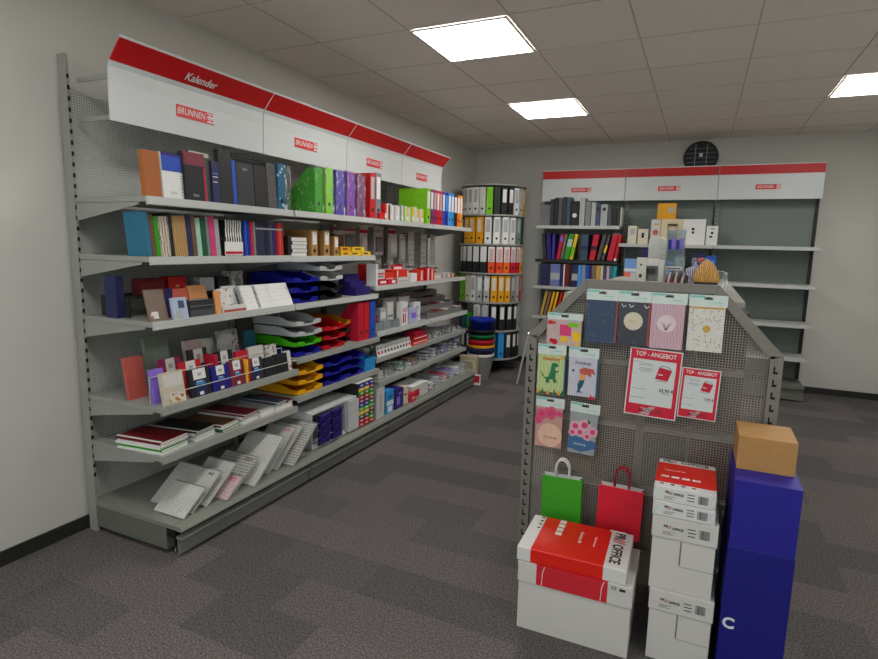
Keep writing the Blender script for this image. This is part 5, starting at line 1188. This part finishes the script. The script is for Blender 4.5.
for k in range(4):
    o = bx('icon', ink, t, -W/2+.037, -W/2+.049, .285-k*.032-.010, .285-k*.032, HH, HH+.0006)
    bx('white_icon', 'white', t, -.092, -.066, .262-k*.036, .262-k*.036+.027, HH+.0006, HH+.0011)
flat_text('lettering', 'Business 80', .020, 'white', t, .012, .175, HH+.0007, -R90); flat_text('lettering', 'Papier Universal', .012, 'white', t, .070, .165, HH+.0007, -R90)
bx('white_label', 'white', t, W/2-.095, W/2-.03, D-.012, D+.0012, HH-.0, HH+.0008)
MB().tube([(-.12, .24, HH+.0008), (-.125, .26, HH+.0008), (-.118, .275, HH+.0008)], .0008, 4).tube([(-.118, .15, HH+.0008), (-.128, .17, HH+.0008), (-.12, .2, HH+.0008)], .0008, 4).build('printed_outline', 'salmon', t)
# A4 cartons
def a4box(label, x, y, z, rz=0.):
    t = thing('paper_carton', label, 'box', (x, y, z), (0, 0, rz))
    bx('carton_body', cardw, t, -.105, .105, .003, .297, 0, .268, bevel=.002)
    l = MB().box(-.109, .109, -.001, .301, .203, .285).build('lid', cardw, t, .002)
    s = MB(); zz = .108
    while zz < .2: s.box(-.0095, -.005, .0018, .003, zz, zz+.0065); zz += .0085
    s.box(-.007, .105, .0024, .003, .103, .1042); s.build('flap_seam', mat('seam', (90, 86, 82), .8), t)
    text('lettering', 'PR', .014, ink, l, (-.062, -.0014, .248), bold=.0004); text('slashes', '//', .016, 'red', l, (-.049, -.0014, .246), bold=.0004); text('lettering', 'OFFICE', .013, ink, l, (-.022, -.0014, .244), bold=.0004, sx=.9)
    s = MB()
    for k, (a, b_) in enumerate(((-.072, -.03), (-.072, -.045), (-.072, -.036))): s.box(a, b_, -.0014, -.001, .228-.005*k, .2296-.005*k)
    for k, (a, b_) in enumerate(((.010, .036), (.012, .038), (.012, .036))): s.box(a, b_, -.0014, -.001, .252-.013*k, .256-.013*k)
    s.build('fine_print', mat('ink_grey', (90, 88, 88), .6), l)
    barcode(l, .066, -.001, .225, .034, .034)
    return t
a4box('white lidded paper carton standing on the floor, bottom of the stack', 2.872, 2.10, 0)
a4box('white lidded paper carton in the middle of the stack, under the reams', 2.862, 2.10, .2860, .006)
def ream(label, x, y, z, top, rz=0.):
    t = thing('paper_ream', label, 'paper ream', (x, y, z), (0, 0, rz)); W, D, HH = .206, .296, .054
    bx('wrapper', reamw, t, -W/2, W/2, 0, D, 0, HH, bevel=.003)
    text('lettering', 'PR', .013, ink, t, (-.056, -.0006, .036), bold=.0004); text('slashes', '//', .015, 'red', t, (-.044, -.0006, .034), bold=.0004); text('lettering', 'OFFICE', .012, ink, t, (-.019, -.0006, .032), bold=.0004, sx=.9)
    s = MB()
    for k, (a, b_) in enumerate(((-.066, -.026), (-.066, -.04), (-.066, -.034))): s.box(a, b_, -.0004, 0, .019-.0045*k, .0204-.0045*k)
    for k in range(3): s.box(.010, .034, -.0004, 0, .038-.011*k, .0415-.011*k)
    s.build('fine_print', 'ink_grey', t); barcode(t, .062, 0, .012, .034, .030)
    s = MB()
    for sg in (-1, 1): s.tube([(sg*.102, -.0004, .004), (sg*.082, -.0004, .027), (sg*.102, -.0004, .050)], .0005, 4)
    s.build('fold_line', 'lgrey', t)
    if top:
        MB().box(-W/2-.0004, W/2+.0004, .045, D-.045, HH-.0, HH+.0008).build('red_wrap', reamr, t)
        flat_text('lettering', 'PR', .030, ink, t, -.072, D-.022, HH+.0004, 0, bold=.0009); flat_text('slashes', '//', .034, 'red', t, -.046, D-.022, HH+.0004, 0, bold=.001); flat_text('lettering', 'OFFICE', .030, ink, t, .028, D-.022, HH+.0004, 0, bold=.0009, sx=1.05)
        s = MB()
        for k in range(4): s.box(-.085+k*.036, -.085+k*.036+.027, .098, .114, HH+.0008, HH+.0012)
        s.build('white_icon', 'white', t); flat_text('lettering', 'Business 80 A4', .012, 'white', t, -.04, .175, HH+.0009, 0)
        s = MB()
        for k in range(4): s.box(-.085+k*.036, -.085+k*.036+.014, .026, .036, HH, HH+.0005)
        s.build('icon', ink, t)
    return t
ream('white wrapped paper ream, lower one on the carton stack', 2.853, 2.098, .5720, False, .004)
ream('red topped paper ream, topmost on the carton stack', 2.851, 2.102, .6270, True, -.003)
# blue carton at the right
t = thing('box', 'deep blue box standing right of the white carton stack', 'box', (3.102, 2.08, 0))
bx('body', mat('box_blue', (22, 20, 120), .5), t, -.10, .10, 0, .34, 0, .52, bevel=.002); bx('upper_part', mat('box_blue2', (34, 28, 140), .5), t, -.098, .098, .002, .338, .5205, .76)
text('lettering', 'C', .055, 'white', t, (-.075, -.0006, .235), bold=.002)
carton('brown cardboard carton lying on top of the blue box', dict(loc=(3.10, 2.20, .7605), rot=(0, 0, 0)), .18, .2, .12, 'kraft')

# ------------------------------------------------------------------ goods on top of the gondola
ZG = 1.3255
mw = mat('machine_white', (206, 204, 196), .35)
t = thing('label_machine', 'small white desktop machine with dark opening on gondola top', 'machine', (2.612, 2.92, ZG)); t.scale = (.72, .8, .97)
MB().box(-.085, -.02, 0, .11, .0, .165).box(.055, .085, 0, .11, 0, .155).box(-.02, .055, 0, .11, .125, .16).box(-.02, .055, 0, .11, 0, .05).box(-.02, .055, .09, .11, .05, .125).build('housing', mw, t, .004)
MB().box(-.018, .03, .02, .06, .085, .11).disc(-.055, .075, .01, -.004, 0).disc(-.055, .13, .006, -.003, 0).build('mechanism', 'charcoal', t); bx('base_plate', 'grey', t, -.095, .10, -.01, .13, -.0, .0) if False else None
t = thing('tall_dispenser', 'tall rounded white dispenser behind the small machine', 'dispenser', (2.622, 3.22, ZG)); t.scale = (.85, .85, .97)
MB().prism([(-.055, 0), (.055, 0), (.052, .22), (.044, .262), (.02, .275), (-.04, .275), (-.055, .26)], 'y', 0, .11).build('housing', mw, t, .006); s = MB()
for k in range(6): s.box(.02, .045, -.0012, 0, .06+.03*k, .064+.03*k)
s.build('marking', 'lgrey', t); bx('purple_panel', 'indigo', t, -.088, -.058, .02, .05, .12, .21); bx('panel_arm', mw, t, -.09, -.0555, .02, .06, .05, .115)
t = thing('glass_display', 'clear acrylic display case holding small blue items', 'display case', (2.715, 3.02, ZG))
ac = clearplastic('acrylic', (215, 225, 228), .22, .05)
MB().box(-.042, -.039, 0, .09, .0, .30).box(.039, .042, 0, .09, 0, .30).box(-.039, .039, .087, .09, 0, .30).box(-.039, .039, 0, .087, .0, .004).box(-.039, .039, 0, .087, .10, .103).box(-.039, .039, 0, .087, .2, .203).build('case', ac, t)
bx('white_tray', 'white', t, -.036, .036, .004, .07, .103, .12); bx('dark_slot', 'black', t, -.03, .03, .003, .006, .108, .113); s = MB()
for k in range(4): s.box(-.034+.018*k, -.020+.018*k, .02, .06, .204, .25+.008*(k % 2), k % 2)
s.build('blue_item', ['royal', 'lilac'], t)
t = thing('patterned_bundle', 'red and white patterned bundle lying on gondola top', 'bundle', (2.735, 2.83, ZG)); t.scale = (.8, 1, .95)
s = MB(); rnd = random.Random(4)
for k in range(9): a = -.05+k*.012; s.tube([(a, .0, .045), (a+.01, .05, .08+.01*(k % 3)), (a+.02, .10, .05)], .013, 8, m=k % 3)
s.box(-.05, .06, .0, .1, 0, .04, 0); s.build('roll', ['dred', 'blush', 'charcoal'], t, smooth=True)
t = thing('patterned_bundle', 'blue and white patterned pack beside the golden basket', 'bundle', (2.80, 2.86, ZG)); t.scale = (.85, 1, 1)
MB().prism([(-.03, 0), (.04, 0), (.035, .10), (.01, .13), (-.03, .115)], 'y', 0, .07).build('pack', printed('blue_white_print', (205, 205, 215), (50, 50, 130), 'wave', .03, .6), t, .004)
for k, (x, y, w, d, h, c) in enumerate(((2.83, 3.20, .07, .06, .16, ['white', 'indigo']), (2.90, 3.10, .12, .10, .10, ['white', 'lgrey']), (2.56, 2.72, .05, .05, .03, ['kiwi', 'lime']))):
    bag(['clear packet with dark blue item behind the display case', 'crumpled white packet behind the golden basket', 'small green packet at the left of the gondola top'][k], dict(loc=(x, y, ZG), rot=(0, 0, 0)), w, d, h, wrapf, c)
t = thing('golden_basket', 'golden pleated dome shaped basket cover upside down on gondola top', 'basket', (2.862, 2.86, ZG+.03)); t.scale = (.92, .92, 1.0)
wk = printed('woven_gold', (206, 160, 84), (150, 104, 44), 'wave', .03, .7)
s = MB(); N = 28; pr = [(.058, .030), (.060, .042), (.053, .068), (.038, .098), (.019, .122), (.004, .130)]; vs = []
for r, z in pr:
    for k in range(N): rr = r*(1+.07*(1 if k % 2 else -1)); vs.append((rr*math.cos(k*2*PI/N), rr*math.sin(k*2*PI/N), z))
fs = [(i*N+k, i*N+(k+1) % N, (i+1)*N+(k+1) % N, (i+1)*N+k) for i in range(len(pr)-1) for k in range(N)]+[tuple(range((len(pr)-1)*N, len(pr)*N))]
s._add(vs, fs, 0); o = s.build('pleated_cover', wk, t); MB().lathe([(0, -.0295), (.046, -.0295), (.054, .028), (0, .028)], 20).build('dark_base', 'charcoal', t)

# ------------------------------------------------------------------ camera and look
cam = bpy.data.cameras.new('camera'); co = bpy.data.objects.new('camera', cam); COL.objects.link(co)
f, yaw, pit, rol = 565.29, .4290, .148, .024
fw = Vector((-math.sin(yaw)*math.cos(pit), math.cos(yaw)*math.cos(pit), -math.sin(pit))); rt = Vector((math.cos(yaw), math.sin(yaw), 0)); up = rt.cross(fw)
r2_ = rt*math.cos(rol)+up*math.sin(rol); u2_ = -rt*math.sin(rol)+up*math.cos(rol)
m3 = Matrix((r2_, u2_, -fw)).transposed(); co.matrix_world = Matrix.Translation((2.837, 0, 1.522)) @ m3.to_4x4()
cam.sensor_fit = 'HORIZONTAL'; cam.sensor_width = 36; cam.lens = f/878*36; cam.clip_start = .05
bpy.context.scene.camera = co
w = bpy.data.worlds.new('world'); bpy.context.scene.world = w; w.use_nodes = True
w.node_tree.nodes['Background'].inputs[0].default_value = (.95, .97, 1.0, 1); w.node_tree.nodes['Background'].inputs[1].default_value = 1.5
sc = bpy.context.scene
sc.view_settings.view_transform = 'Standard'; sc.view_settings.look = 'None'; sc.view_settings.gamma = 1; sc.view_settings.use_curve_mapping = False
sc.view_settings.exposure = 0.78
